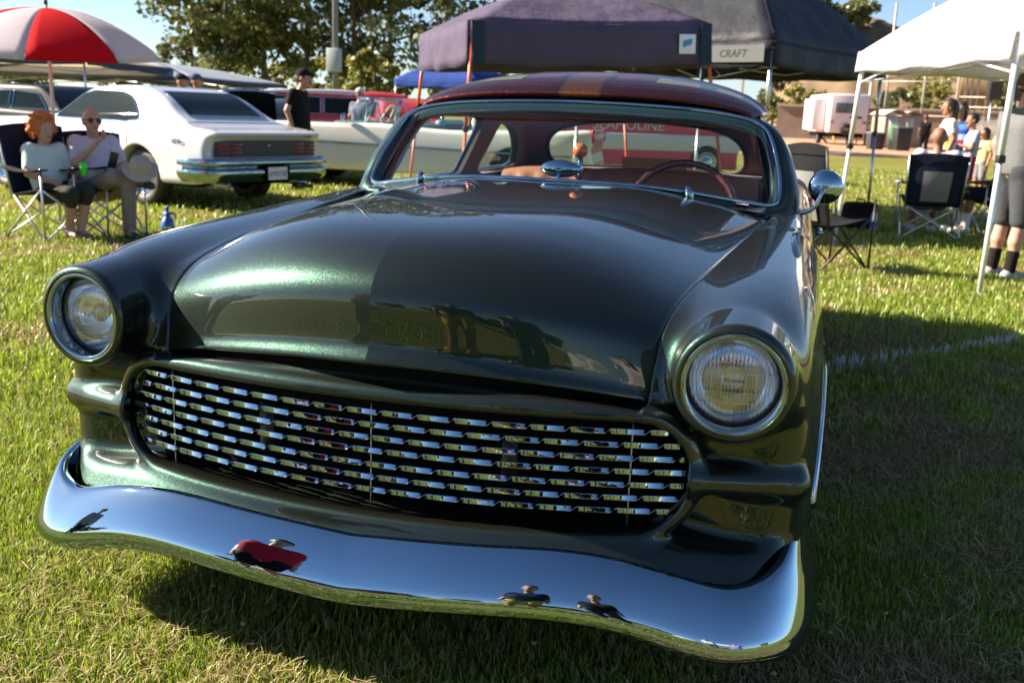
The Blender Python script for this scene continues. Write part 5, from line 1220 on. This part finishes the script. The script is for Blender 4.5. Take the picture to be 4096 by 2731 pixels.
def blobbox(name, c, d, m, parent, r=.06, step=.02):
    c = np.array(c); d = np.array(d)/2-r
    f = lambda P: np.linalg.norm(np.maximum(np.abs(P-c)-d, 0), axis=1)-r+.006*np.sin(P[:, 0]*31)*np.sin(P[:, 2]*27)
    lo, hi = c-d-r-.03, c+d+r+.03; V, Q, N = isosurf(f, *(np.arange(lo[k], hi[k], step) for k in range(3)), 2); return mesh(name, V, Q, m, parent, True, N)
blobbox('main_pocket', (0, 0, .17), (.40, .24, .34), bkm, BK); blobbox('front_pocket', (0, -.13, .11), (.32, .12, .20), bkm, BK, .045)
mb = MB(); mb.tube([(-.06, 0, .33), (-.04, 0, .37), (.04, 0, .37), (.06, 0, .33)], .011, 6); mb.build('carry_loop', bkm, BK)
p = col(2004, 12.3); WB = thing('water_bottle', 'clear water bottle with blue label beside the backpack', 'bottle', (p[0], p[1], 0))
mb = MB(); mb.lathe([(.0001, 0), (.04, .002), (.042, .03), (.042, .18), (.03, .23), (.016, .26), (.016, .275)], 20); mb.build('bottle_body', mat('pale_clear_plastic', (.75, .80, .80), .1, trans=.5), WB)
mb = MB(); mb.lathe([(.0435, .05), (.0435, .13)], 20); mb.build('label_band', mat('blue_label', (.03, .13, .40), .4), WB); mb = MB(); mb.lathe([(.018, .268), (.018, .29), (.0001, .291)], 14); mb.build('bottle_cap', M['white_matte'], WB)
# ================================================================== trees, hill, far field
M['bark'] = mat('bark', (.12, .085, .06), .9, noise=(6, .3))
def leafmat(name, c, tr=.35):
    m = bpy.data.materials.new(name); m.use_nodes = True; nt = m.node_tree; nt.nodes.clear(); o = nt.nodes.new('ShaderNodeOutputMaterial')
    d = nt.nodes.new('ShaderNodeBsdfDiffuse'); t = nt.nodes.new('ShaderNodeBsdfTranslucent'); g = nt.nodes.new('ShaderNodeBsdfGlossy'); g.inputs['Roughness'].default_value = .45
    at_ = nt.nodes.new('ShaderNodeAttribute'); at_.attribute_name = 'tone'; hs = nt.nodes.new('ShaderNodeMix'); hs.data_type = 'RGBA'; hs.blend_type = 'MULTIPLY'; hs.inputs[0].default_value = 1; hs.inputs[6].default_value = (*c, 1); nt.links.new(at_.outputs['Color'], hs.inputs[7])
    nt.links.new(hs.outputs[2], d.inputs[0]); nt.links.new(hs.outputs[2], t.inputs[0])
    m1 = nt.nodes.new('ShaderNodeMixShader'); m1.inputs[0].default_value = tr; nt.links.new(d.outputs[0], m1.inputs[1]); nt.links.new(t.outputs[0], m1.inputs[2])
    m2 = nt.nodes.new('ShaderNodeMixShader'); m2.inputs[0].default_value = .05; nt.links.new(m1.outputs[0], m2.inputs[1]); nt.links.new(g.outputs[0], m2.inputs[2]); nt.links.new(m2.outputs[0], o.inputs[0]); return m
LEAF = {'olive': leafmat('olive_leaves', (.13, .15, .050)), 'dark': leafmat('dark_leaves', (.085, .105, .042)), 'yellow': leafmat('yellow_green_leaves', (.21, .21, .045)), 'dry': leafmat('dry_brown_leaves', (.17, .125, .06))}
def quads_mesh(name, c, u, v, tone, m, parent):
    """leaf faces at c spanned by u, v"""
    n = len(c); V = np.stack([c-u*.5, c+v*.32, c+u*.5, c-v*.32], 1).reshape(-1, 3); Q = np.arange(4*n).reshape(n, 4)
    o = mesh(name, V, Q, m, parent, False); ca = o.data.color_attributes.new('tone', 'FLOAT_COLOR', 'POINT'); colr = np.repeat(np.c_[tone, np.ones(n)] if tone.ndim == 2 else np.c_[tone, tone, tone, np.ones(n)], 4, 0)
    ca.data.foreach_set('color', colr.astype(np.float32).ravel()); return o
def tree(name, label, loc, H, R, base, kind='olive', leaves=5000, clumps=60, size=.35, seed=0, group=None, trunk_r=.16, droop=0.0, nb=7):
    r = np.random.default_rng(seed); T = thing(name, label, 'tree', loc, 0, group)
    mb = MB(); lean = r.normal(0, .03*H, 2); top = np.array([lean[0], lean[1], H*.86])
    P = np.array([(0, 0, -.1), (lean[0]*.15, lean[1]*.15, H*.22), (lean[0]*.4, lean[1]*.5, H*.5), tuple(top)]); P = cspline(P, 10); mb.tube(P, np.linspace(trunk_r, trunk_r*.2, 10), 9); ends = []
    for k in range(nb):
        t = .30+.62*k/nb; b = P[int(t*9)]; a = r.uniform(0, 2*PI); L = R*r.uniform(.55, .95)*(1-.3*t); e = b+np.array([L*math.cos(a), L*math.sin(a), H*r.uniform(.06, .17)]); m_ = (b+e)/2+np.array([0, 0, -.03*H]); mb.tube([b, m_, e], [trunk_r*.42, trunk_r*.28, trunk_r*.1], 6); ends += [e, m_]
    mb.build('trunk', M['bark'], T)
    cc = []
    for k in range(clumps):
        if k < len(ends) and r.random() < .8: c = ends[k]
        else:
            v = r.normal(0, 1, 3); v /= np.linalg.norm(v); v *= r.uniform(.35, 1)**.6; c = np.array([v[0]*R, v[1]*R, base+(H-base)*(.5+.5*v[2])]); c[:2] *= .72+.28*math.sin(PI*np.clip((c[2]-base)/(H-base), .06, .98))
        cc.append(c)
    cc = np.array(cc); per = leaves//clumps; n = per*clumps; ci = np.repeat(np.arange(clumps), per)
    rad = R*r.uniform(.14, .30, clumps)[ci]; d = r.normal(0, 1, (n, 3)); d /= np.linalg.norm(d, axis=1)[:, None]; d *= (r.uniform(0, 1, n)**.45)[:, None]*rad[:, None]; d[:, 2] *= .75
    c = cc[ci]+d; c[:, 2] -= droop*np.abs(r.normal(0, 1, n)); c[:, 2] = np.maximum(c[:, 2], .3)
    u = r.normal(0, 1, (n, 3)); u /= np.linalg.norm(u, axis=1)[:, None]; w_ = r.normal(0, 1, (n, 3)); v = np.cross(u, w_); v /= np.linalg.norm(v, axis=1)[:, None]; s_ = size*r.uniform(.6, 1.3, n)[:, None]
    tone = np.clip(r.normal(1, .12, clumps)[ci]+r.normal(0, .16, n), .5, 1.7); tn = np.c_[tone*r.normal(1.02, .06, n), tone, tone*r.normal(.95, .08, n)]
    quads_mesh('crown', c, u*s_, v*s_, tn, LEAF[kind], T); return T
ks = ['tall olive-green tree at the left end of the row, over the pale canopy', 'tall dense tree second in the row behind the white coupe', 'tall tree just left of the light pole', 'tall slim tree just right of the light pole', 'leaning tall tree in front of the blue canopy', 'dark drooping tree at the right end of the row, left of the purple canopy']
for i, (a, dep, H, R, base, kd, sd) in enumerate(((520, 52, 11, 3.6, 3.0, 'olive', 1), (610, 56, 13.5, 4.2, 2.6, 'olive', 2), (705, 54, 13, 3.8, 2.8, 'olive', 3), (815, 52, 13.5, 3.4, 2.6, 'olive', 4), (900, 56, 14, 3.6, 5.5, 'olive', 5), (1010, 48, 13, 4.2, 4.5, 'dark', 6))):
    p = col(a, dep); tree('tall_tree', ks[i], (p[0], p[1], 0), H, R, base, kd, 7500, 80, .34, sd, 'tall trees behind the parked cars', .20)
for i, (a, dep, H, R, lab, kd) in enumerate(((445, 60, 6.0, 2.6, 'low round tree left of the tall row, over the canopies', 'olive'), (855, 46, 3.6, 1.8, 'small yellow-green tree between the tall trunks', 'yellow'), (720, 60, 4.2, 3.0, 'low yellow-green bush behind the light pole', 'yellow'), (1080, 62, 7.0, 3.5, 'round tree behind the purple canopy', 'olive'), (320, 75, 5.0, 3.0, 'far tree right of the umbrella', 'olive'), (40, 80, 5.0, 3.2, 'far tree at the left edge under the umbrella', 'olive'))):
    p = col(a, dep); tree('low_tree', lab, (p[0], p[1], 0), H, R, .6, kd, 3800, 34, .30, 20+i)
# light pole
p = col(771, 40); LP = thing('light_pole', 'tall grey light pole with a box, among the trees', 'pole', (p[0], p[1], 0)); mb = MB(); mb.tube([(0, 0, 0), (0, 0, 14)], [.13, .09], 10); mb.build('shaft', mat('grey_pole', (.18, .20, .23), .5, .3), LP)
mb = MB(); mb.box((0, -.12, 3.0), (.55, .3, .9)); mb.build('equipment_box', mat('grey_box', (.32, .35, .38), .5), LP, True, .03)
for i, (a, dep, top) in enumerate(((1428, 70, 10.5), (1696, 75, 12.0))):
    p = col(a, dep); L2 = thing('light_pole', ['slim far light pole above the purple canopy', 'slim far light pole above the black canopy'][i], 'pole', (p[0], p[1], 0)); mb = MB(); mb.tube([(0, 0, 0), (0, 0, top)], .09, 8); mb.build('shaft', M['steel'], L2); mb = MB(); mb.box((.25, 0, top-.1), (.8, .25, .25)); mb.build('lamp_head', M['steel'], L2, True, .04)
# hill
def hill_h(x, y): return 0
hp0, hp1 = col(1700, 105), col(2600, 95)
er = (hp1-hp0)[:2]; Lh = np.linalg.norm(er); er /= Lh; ef = np.array([-er[1], er[0]])
NU, NV = 60, 24; G = np.zeros((NU, NV, 3)); r = np.random.default_rng(5)
ridge = np.interp(np.linspace(0, 1, NU), [0, .06, .16, .3, .5, .7, 1], [0, 5.5, 12.5, 14.2, 13.6, 15, 16])
for i, u in enumerate(np.linspace(0, 1, NU)):
    for j, v in enumerate(np.linspace(0, 1, NV)):
        q = hp0[:2]+er*Lh*u+ef*v*45; z = ridge[i]*np.interp(v, [0, .15, .6, 1], [0, .12, 1, .85])+.35*math.sin(u*40+v*9)*math.sin(v*PI)+r.normal(0, .12)*math.sin(v*PI); G[i, j] = (*q, z-.1)
V, Fc = grid_vf(G, True); tag(mesh('hill', V, Fc, mat('dry_hillside', (.17, .115, .065), .95, noise=(.25, .35))), 'dry brown hillside on the right', None, None, 'structure')
labs = ['round dark tree on the hill ridge, nearest the black canopy', 'broad tree on the hill ridge, second from the black canopy', 'tallest dense tree on the hill ridge', 'pine-like tree on the ridge right of the tallest', 'small ridge tree next to the white canopy']
for i, (u, v, H, R, kd) in enumerate(((.085, .45, 4.2, 3.0, 'dry'), (.13, .5, 5.0, 3.4, 'olive'), (.185, .52, 6.5, 3.6, 'dark'), (.235, .55, 5.5, 3.0, 'dark'), (.285, .55, 4.2, 3.2, 'olive'))):
    q = hp0[:2]+er*Lh*u+ef*v*45; z = np.interp(u, np.linspace(0, 1, NU), ridge)*np.interp(v, [0, .15, .6, 1], [0, .12, 1, .85]); tree('ridge_tree', labs[i], (q[0], q[1], z-.5), H, R, .8, kd, 3500, 32, .5, 40+i, 'trees on the hill ridge')
labs = ['green bush behind the white trailer, left', 'yellow-green tree above the trailer awning', 'grey-green shrub on the slope right of the trailer', 'shrub on the slope below the ridge, middle', 'yellow-green tree left of the trees behind the speakers', 'tree behind the right-hand speaker', 'bush at the foot of the slope under the black canopy']
for i, (a, dep, H, R, kd) in enumerate(((1840, 88, 4.2, 3.2, 'yellow'), (2130, 100, 6.5, 3.0, 'yellow'), (2055, 96, 5.0, 2.8, 'olive'), (2230, 104, 6.0, 3.0, 'dry'), (2290, 90, 6.0, 2.4, 'yellow'), (2345, 88, 6.5, 2.6, 'olive'), (1770, 92, 4.0, 3.0, 'olive'))):
    p = col(a, dep); tree('slope_tree', labs[i], (p[0], p[1], .2), H, R, .6, kd, 2600, 28, .42, 60+i)
# retaining wall, infield, fence
w0, w1 = col(1780, 84), col(2700, 76); d_ = (w1-w0)[:2]; Lw = np.linalg.norm(d_)
RWl = thing('retaining_wall', 'low grey-tan retaining wall below the hillside', 'wall', (*w0[:2], 0), math.atan2(d_[1], d_[0])); mb = MB(); mb.box((Lw/2, 1.5, 1.3), (Lw, 3, 2.6)); mb.build('wall_block', mat('grey_tan_concrete', (.24, .19, .15), .9, noise=(.8, .2)), RWl, False)
mb = MB(); mb.box((Lw/2, -.02, 2.68), (Lw, .3, .16)); mb.build('coping', mat('pale_coping', (.40, .34, .27), .9), RWl, False)
q = [gp(1650, 352), gp(2700, 378), col(2900, 82), col(1600, 90)]; G = np.array([[(*(q[0]*(1-u)+q[1]*u)[:2], .012), (*(q[3]*(1-u)+q[2]*u)[:2], .012)] for u in np.linspace(0, 1, 10)]); V, Fc = grid_vf(G, True); tag(mesh('dirt_infield', V, Fc, mat('reddish_infield_dirt', (.42, .23, .14), .95, noise=(1.5, .15))), None, None, None, 'structure')
FN = thing('backstop_fence', 'tall backstop fence of grey posts behind the group of people', 'fence', (0, 0, 0)); fm = mat('galvanised_post', (.42, .38, .34), .5, .3)
fx = [(1985, 66, 4.4), (2022, 66, 9.0), (2106, 65, 9.0), (2182, 62, 9.0), (2200, 62, 9.0), (2213, 62, 9.0), (2227, 62, 9.0), (2250, 62, 9.0), (2322, 60, 9.0), (2060, 66, 2.0), (2290, 60, 2.6), (2350, 60, 2.6)]
for a, dep, H in fx:
    p = col(a, dep); mb = MB(); mb.tube([(p[0], p[1], 0), (p[0], p[1], H)], .075, 8); mb.build('post', fm, FN)
for zz, (a0, d0, a1, d1) in ((4.1, (1985, 66, 2182, 62)), (2.0, (1985, 66, 2420, 59)), (2.6, (2182, 62, 2420, 59)), (3.2, (2182, 62, 2420, 59)), (1.0, (1985, 66, 2420, 59))):
    mb = MB(); mb.tube([(*col(a0, d0)[:2], zz), (*col(a1, d1)[:2], zz)], .035, 6); mb.build('rail', fm, FN)
s0, s1 = col(2180, 63.0), col(2262, 62.0); mb = MB(); mb.grid(np.array([[(*(s0*(1-u)+s1*u)[:2], z) for u in np.linspace(0, 1, 9)] for z in (2.7, 5, 9.0)])); o = mb.build('wind_screen', mat('tan_screen_cloth', (.36, .26, .15), .9, noise=(.6, .15)), FN); o.modifiers.new('t', 'SOLIDIFY').thickness = .03
for i in range(60):
    u = i/59; p = col(2182, 62)[:2]*(1-u)+col(2420, 59)[:2]*u
    if i % 1 == 0: mb = MB(); mb.tube([(*p, .05), (*p, 1.9)], .02, 5); mb.build('picket', fm, FN)
SPK = []
for i, (a, dep) in enumerate(((2264, 58), (2308, 58))):
    p = col(a, dep); T = thing('loudspeaker_stack', ['black hanging loudspeaker column above the group, left one', 'black hanging loudspeaker column above the group, right one'][i], 'speaker', (p[0], p[1], 0), YAW); mb = MB(); mb.box((0, 0, 4.1), (.75, .5, 2.3)); mb.build('cabinet', M['blackplastic'], T, True, .05); mb = MB(); mb.tube([(0, .2, 0), (0, .2, 3.2)], .05, 8); mb.build('stand', M['steel'], T)
# travel trailer
p = col(1942, 63.0); TR = thing('travel_trailer', 'white travel trailer with spare tyre and slide-out, parked on the dirt', 'trailer', (p[0], p[1], 0), YAW-.06); wm = mat('trailer_white', (.66, .64, .66), .4)
mb = MB(); mb.box((0, 3, 1.95), (2.4, 6.0, 2.4)); mb.build('box_body', wm, TR, True, .12)
mb = MB(); mb.box((-1.62, 2.2, 1.85), (.85, 2.6, 1.95)); mb.build('slide_out', wm, TR, True, .04); mb = MB(); mb.box((-1.19, .87, 1.9), (.09, .05, 2.3)); mb.build('corner_trim', mat('grey_trim', (.25, .25, .26), .5), TR)
mb = MB(); mb.box((-.22, -.01, 2.28), (1.25, .05, .62)); wn_ = mb.build('window', mat('trailer_glass', (.10, .13, .14), .1), TR, True, .05); mb = MB(); mb.box((-.22, -.04, 2.28), (.06, .03, .6)); mb.build('window_bar', M['blackplastic'], wn_)
mb = MB(); mb.lathe([(.0001, .13), (.2, .13), (.33, .11), (.36, .05), (.36, -.02), (.0001, -.02)], 28, rot_to((0, -1, 0)), (-.1, -.05, .98)); mb.build('spare_tyre', M['rubber'], TR); text_obj('tyre_cover_print', 'RV', .26, M['white_matte'], TR, (-.1, -.19, .98), (PI/2, 0, 0), .002)
for sx in (-1.0, 1.0): mb = MB(); mb.box((sx, -.03, 1.42), (.18, .05, .14)); mb.build('tail_lamp', M['red_lens'], TR, True, .03)
mb = MB(); mb.box((.45, -.03, 1.72), (.75, .03, .14)); mb.build('name_strip', mat('dark_blue_strip', (.05, .09, .18), .5), TR, True, .03)
mb = MB(); mb.box((0, 3, .62), (2.1, 5.6, .28)); mb.tube([(-1.6, 1.2, .75), (-.9, 1.2, .1)], .06, 6); mb.build('chassis', M['black'], TR)
for sx in (-1, 1): wheel(TR, (sx*1.0, 3.2, .36), sx, .36, .25); mb = MB(); mb.tube([(sx*.8, .2, .55), (sx*.6, .1, 0)], .05, 6); mb.build('jack', mat('yellow_jack', (.55, .33, .03), .5), TR)
mb = MB(); mb.box((2.3, 2.6, 2.35), (2.2, 3.0, .05), M=[[.99, 0, -.12], [0, 1, 0], [.12, 0, .99]]); mb.build('awning', mat('brown_awning', (.14, .07, .045), .8), TR); mb = MB(); mb.tube([(3.3, 1.2, 2.3), (1.25, 1.2, 1.2)], .04, 6); mb.build('awning_arm', M['blackplastic'], TR)
for i, (a, dep) in enumerate(((2035, 60), (2072, 63))):
    p = col(a, dep); T = thing('portable_cabin', ['pale portable cabin with rounded white roof, right of the trailer', 'second white-roofed portable cabin, behind the person in black'][i], 'cabin', (p[0], p[1], 0), YAW+.3); mb = MB(); mb.box((0, 0, .95), (1.5, 1.3, 1.9)); mb.build('wall', mat('taupe_panel', (.26, .22, .19), .7), T, True, .04)
    mb = MB(); mb.grid(np.array([[(x, y, 1.9+.35*math.cos(x/.95*PI/2)) for y in (-.75, .75)] for x in np.linspace(-.9, .9, 11)]), True); mb.build('roof', M['white_matte'], T); mb = MB(); mb.box((-.2, -.66, .95), (.65, .03, 1.7)); mb.build('door', mat('pale_door', (.5, .49, .46), .6), T)
for i, (a, dep, c, h, lab) in enumerate(((2008, 55, (.03, .03, .035), .85, 'black bin below the pale cabin'), (2068, 54, (.02, .022, .025), 1.2, 'black bin beside the green panel'))):
    p = col(a, dep); T = thing('waste_bin', lab, 'bin', (p[0], p[1], 0), YAW); mb = MB(); mb.add([(x*(.42 if z else .36), y*(.4 if z else .34), z*h) for z in (0, 1) for x in (-1, 1) for y in (-1, 1)], [(0, 1, 3, 2), (4, 6, 7, 5), (0, 4, 5, 1), (2, 3, 7, 6), (0, 2, 6, 4), (1, 5, 7, 3)]); mb.build('bin_body', mat('bin_plastic', c, .5), T, True, .03); mb = MB(); mb.box((0, 0, h+.04), (.9, .86, .08)); mb.build('lid', mat('bin_lid', (.16, .17, .19), .4), T, True, .03)
p = col(2050, 54.5); o = MB().box((0, 0, .7), (.5, .08, 1.4)).build('green_panel', mat('green_board', (.12, .36, .16), .6), None, True, .02); o.location = (p[0], p[1], 0); tag(o, 'upright green panel leaning by the bins', 'panel')
# trees and things behind the camera, mirrored in the chrome
for i, (x, y, H, R) in enumerate(((-30, -42, 6, 5), (-18, -55, 7, 6), (-8, -60, 5, 4), (4, -62, 6, 6), (12, -58, 5.5, 5), (24, -60, 5, 5), (38, -48, 6, 5), (-50, -20, 7, 6), (55, -25, 6, 6))):
    tree('park_tree', ['spreading park tree mirrored in the bumper, %s' % s for s in ('far left', 'second from the left', 'left of the middle', 'in the middle', 'right of the middle', 'second from the right', 'far right', 'beyond the left edge', 'beyond the right edge')][i], (x, y, 0), H, R, 2.0, 'dark', 2200, 26, .7, 80+i, 'park trees in front of the coupe')

for i, (nm, lab, xy, rz, pt, kd) in enumerate((('red_sedan', 'red car parked in front, mirrored in the left half of the bumper', (-5.5, -11), .5, M['red_paint'], 0), ('dark_sedan', 'dark car parked in front, mirrored in the middle of the bumper', (1.5, -14), 1.5, M['navy_paint'], 0), ('pale_sedan', 'pale car parked in front, mirrored right of the middle of the bumper', (8.0, -13), 1.7, M['cream_paint'], 0))):
    c_, f_ = bgcar(nm, lab, (*xy, 0), rz, [(-3.7, .45), (-3.7, .82), (-3.5, .95), (-2.0, 1.0), (1.0, 1.0), (1.2, .8), (1.1, .4), (-2, .3), (-3.5, .35)], [(-1.9, .95), (-1.4, 1.36), (-.5, 1.45), (.3, 1.38), (.8, 1.0), (-.5, .9)], pt, step=.075)
    side_glass(c_, f_, [(-1.6, 1.04), (-1.25, 1.33), (-.1, 1.34), (.25, 1.04)])
canopy('white_canopy', 'white canopy in front of the coupe, mirrored in the right half of the bumper', (9, -8), (12, -9.5), 3.0, 1.9, .25, 3.0, M['white_cloth'], M['white_cloth'], M['steel'], back=-1)
# ================================================================== ground and grass
def ground_mat():
    m = bpy.data.materials.new('lawn_soil'); m.use_nodes = True; nt = m.node_tree; b = nt.nodes['Principled BSDF']; b.inputs['Roughness'].default_value = .95; b.inputs['Specular IOR Level'].default_value = .1
    tc = nt.nodes.new('ShaderNodeTexCoord'); prev = None
    def noise(s, d=6):
        n = nt.nodes.new('ShaderNodeTexNoise'); n.inputs['Scale'].default_value = s; n.inputs['Detail'].default_value = d; n.inputs['Roughness'].default_value = .7; nt.links.new(tc.outputs['Object'], n.inputs['Vector']); return n.outputs['Fac']
    r = nt.nodes.new('ShaderNodeValToRGB'); e = r.color_ramp.elements; e[0].position = .34; e[0].color = (.12, .14, .028, 1); e[1].position = .68; e[1].color = (.30, .24, .09, 1); x = e.new(.5); x.color = (.18, .18, .04, 1)
    ad = nt.nodes.new('ShaderNodeMix'); ad.data_type = 'FLOAT'; ad.inputs[0].default_value = .45; nt.links.new(noise(.35), ad.inputs[2]); nt.links.new(noise(9), ad.inputs[3]); nt.links.new(ad.outputs[0], r.inputs[0]); nt.links.new(r.outputs[0], b.inputs['Base Color'])
    bp = nt.nodes.new('ShaderNodeBump'); bp.inputs['Strength'].default_value = .9; bp.inputs['Distance'].default_value = .03; nt.links.new(noise(45), bp.inputs['Height']); nt.links.new(bp.outputs[0], b.inputs['Normal']); return m
tag(mesh('ground', [(-600, -600, 0), (600, -600, 0), (600, 700, 0), (-600, 700, 0)], [(0, 1, 2, 3)], ground_mat(), None, False), None, None, None, 'structure')
def vnoise(x, y, s, seed):
    r = np.random.default_rng(seed); T = r.random((64, 64)); X = x*s; Y = y*s; i = np.floor(X).astype(int); j = np.floor(Y).astype(int); u = X-i; v = Y-j; u = u*u*(3-2*u); v = v*v*(3-2*v); g = lambda a, b: T[a % 64, b % 64]
    return (g(i, j)*(1-u)+g(i+1, j)*u)*(1-v)+(g(i, j+1)*(1-u)+g(i+1, j+1)*u)*v
def blades(name, n, region, hmin, hmax, wd, seed, bend=.6):
    r = np.random.default_rng(seed); P = region(r, n); x, y = P[:, 0], P[:, 1]; n = len(x)
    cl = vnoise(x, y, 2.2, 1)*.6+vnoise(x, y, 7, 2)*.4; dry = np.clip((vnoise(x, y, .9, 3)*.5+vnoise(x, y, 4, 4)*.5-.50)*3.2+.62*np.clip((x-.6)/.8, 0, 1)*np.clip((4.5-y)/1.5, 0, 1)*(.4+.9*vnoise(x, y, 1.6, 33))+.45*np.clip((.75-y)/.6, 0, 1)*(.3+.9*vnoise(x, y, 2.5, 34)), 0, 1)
    h = r.uniform(hmin, hmax, n)*(.55+.8*cl)*(1-.35*dry); a = r.uniform(0, 2*PI, n); b = r.uniform(.15, 1.0, n)*bend*h*(1+.8*dry); w = wd*r.uniform(.6, 1.3, n)
    dx, dy = np.cos(a), np.sin(a); px, py = -dy*w/2, dx*w/2; z0 = np.zeros(n)
    tw = r.uniform(-.6, .6, n)
    v0 = np.stack([x-px, y-py, z0], 1); v1 = np.stack([x+px, y+py, z0], 1)
    mx, my, mz = x+dx*b*.35, y+dy*b*.35, h*.62; v2 = np.stack([mx-px*.8, my-py*.8, mz], 1); v3 = np.stack([mx+px*.8, my+py*.8, mz], 1); v4 = np.stack([x+dx*b, y+dy*b, h*(1-.25*bend)], 1)
    V = np.stack([v0, v1, v3, v2, v4], 1).reshape(-1, 3); k = np.arange(n)*5
    T3 = np.concatenate([np.stack([k, k+1, k+2], 1), np.stack([k, k+2, k+3], 1), np.stack([k+3, k+2, k+4], 1)])
    o = mesh(name, V, T3, None, None, True); g = r.normal(0, 1, n); straw = r.random(n) < (.08+.72*dry)
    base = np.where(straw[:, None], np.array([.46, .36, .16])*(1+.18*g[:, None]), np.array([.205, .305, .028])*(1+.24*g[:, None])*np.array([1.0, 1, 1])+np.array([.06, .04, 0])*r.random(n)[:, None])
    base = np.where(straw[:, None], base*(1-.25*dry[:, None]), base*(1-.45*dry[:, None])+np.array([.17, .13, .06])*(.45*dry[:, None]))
    line = np.abs((x-LA[0])*LN[0]+(y-LA[1])*LN[1])+.10*vnoise(x, y, 11, 8)+.05*vnoise(x, y, 40, 18) < .115
    base = np.where((line & (x > .95) & (x < 6) & (r.random(n) < .75))[:, None], np.array([.62, .63, .62]), base)
    base = np.clip(base, .01, .8); ca = o.data.color_attributes.new('tone', 'FLOAT_COLOR', 'POINT'); ca.data.foreach_set('color', np.repeat(np.c_[base, np.ones(n)], 5, 0).astype(np.float32).ravel()); o.data.materials.append(GRASS); return o
LA = gp(1905, 850)[:2]; LB = gp(2310, 787)[:2]; LN = np.array([-(LB-LA)[1], (LB-LA)[0]]); LN /= np.linalg.norm(LN)
GRASS = leafmat('grass_blade', (1, 1, 1), .45)
def fan(d0, d1, p=1.0, m=.05):
    """random places in the camera's wedge between two depths"""
    def f(r, n):
        d = (d0**(2-p)+(d1**(2-p)-d0**(2-p))*r.random(n))**(1/(2-p)); t = r.uniform(-.5143-m, .5143+m, n); q = CAMP[:2]+(d[:, None]*(np.array([-math.sin(YAW), math.cos(YAW)])))+(t*d)[:, None]*np.array([math.cos(YAW), math.sin(YAW)]); return q
    return f
def drop_under(q): return q[~((np.abs(q[:, 0]) < .8) & (q[:, 1] > 1.0) & (q[:, 1] < 4.6))]
def near(r, n): return drop_under(fan(1.5, 4.2, 0.9, .32)(r, n))
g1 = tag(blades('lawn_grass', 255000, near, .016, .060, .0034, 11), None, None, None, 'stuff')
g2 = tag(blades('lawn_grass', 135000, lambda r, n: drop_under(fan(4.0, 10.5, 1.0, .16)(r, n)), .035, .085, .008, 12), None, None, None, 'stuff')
g3 = tag(blades('lawn_grass', 70000, fan(10, 30, 1.1, .12), .04, .10, .018, 13), None, None, None, 'stuff')
def behind(r, n):
    a = r.uniform(0, 2*PI, n); d = r.uniform(.5, 6, n); return np.c_[.3+d*np.cos(a), -.6-d*np.abs(np.sin(a))]
g4 = tag(blades('lawn_grass', 45000, behind, .03, .08, .012, 14), None, None, None, 'stuff')
r = np.random.default_rng(9); mb = MB(); q = fan(1.8, 9, 1.0)(r, 420); q = q[(q[:, 0] < -.3) | (r.random(len(q)) < .25)]
for x, y in q: mb.lathe([(.0001, .0), (.006, .003), (.0065, .007), (.0001, .011)], 7, None, (x, y, r.uniform(.035, .07)))
tag(mb.build('clover_flower_heads', mat('dry_pink_clover', (.30, .19, .13), .9)), None, None, None, 'stuff')

def clippings(n, seed):
    """dead blades lying flat on the thatch"""
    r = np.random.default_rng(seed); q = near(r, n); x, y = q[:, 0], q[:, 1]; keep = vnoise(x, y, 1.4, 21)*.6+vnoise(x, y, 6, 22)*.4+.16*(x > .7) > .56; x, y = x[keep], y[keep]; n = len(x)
    a = r.uniform(0, 2*PI, n); L = r.uniform(.03, .09, n); z = r.uniform(.008, .04, n); dz = r.normal(0, .012, n); w = r.uniform(.0008, .0018, n); dx, dy = np.cos(a), np.sin(a); b = r.normal(0, .25, n)*L
    P0 = np.stack([x-dx*L/2, y-dy*L/2, np.maximum(z-dz, .004)], 1); P2 = np.stack([x+dx*L/2, y+dy*L/2, np.maximum(z+dz, .004)], 1); P1 = np.stack([x-dy*b, y+dx*b, z+.006], 1); s = np.stack([-dy*w, dx*w, np.zeros(n)], 1)
    V = np.stack([P0-s, P0+s, P1+s, P1-s, P2], 1).reshape(-1, 3); k = np.arange(n)*5; T3 = np.concatenate([np.stack([k, k+1, k+2], 1), np.stack([k, k+2, k+3], 1), np.stack([k+3, k+2, k+4], 1)])
    o = mesh('dry_clippings', V, T3, GRASS, None, True); base = np.array([.44, .34, .17])*(1+.22*r.normal(0, 1, n))[:, None]; ca = o.data.color_attributes.new('tone', 'FLOAT_COLOR', 'POINT'); ca.data.foreach_set('color', np.repeat(np.c_[np.clip(base, .05, .8), np.ones(n)], 5, 0).astype(np.float32).ravel()); return o
tag(clippings(19000, 31), None, None, None, 'stuff')
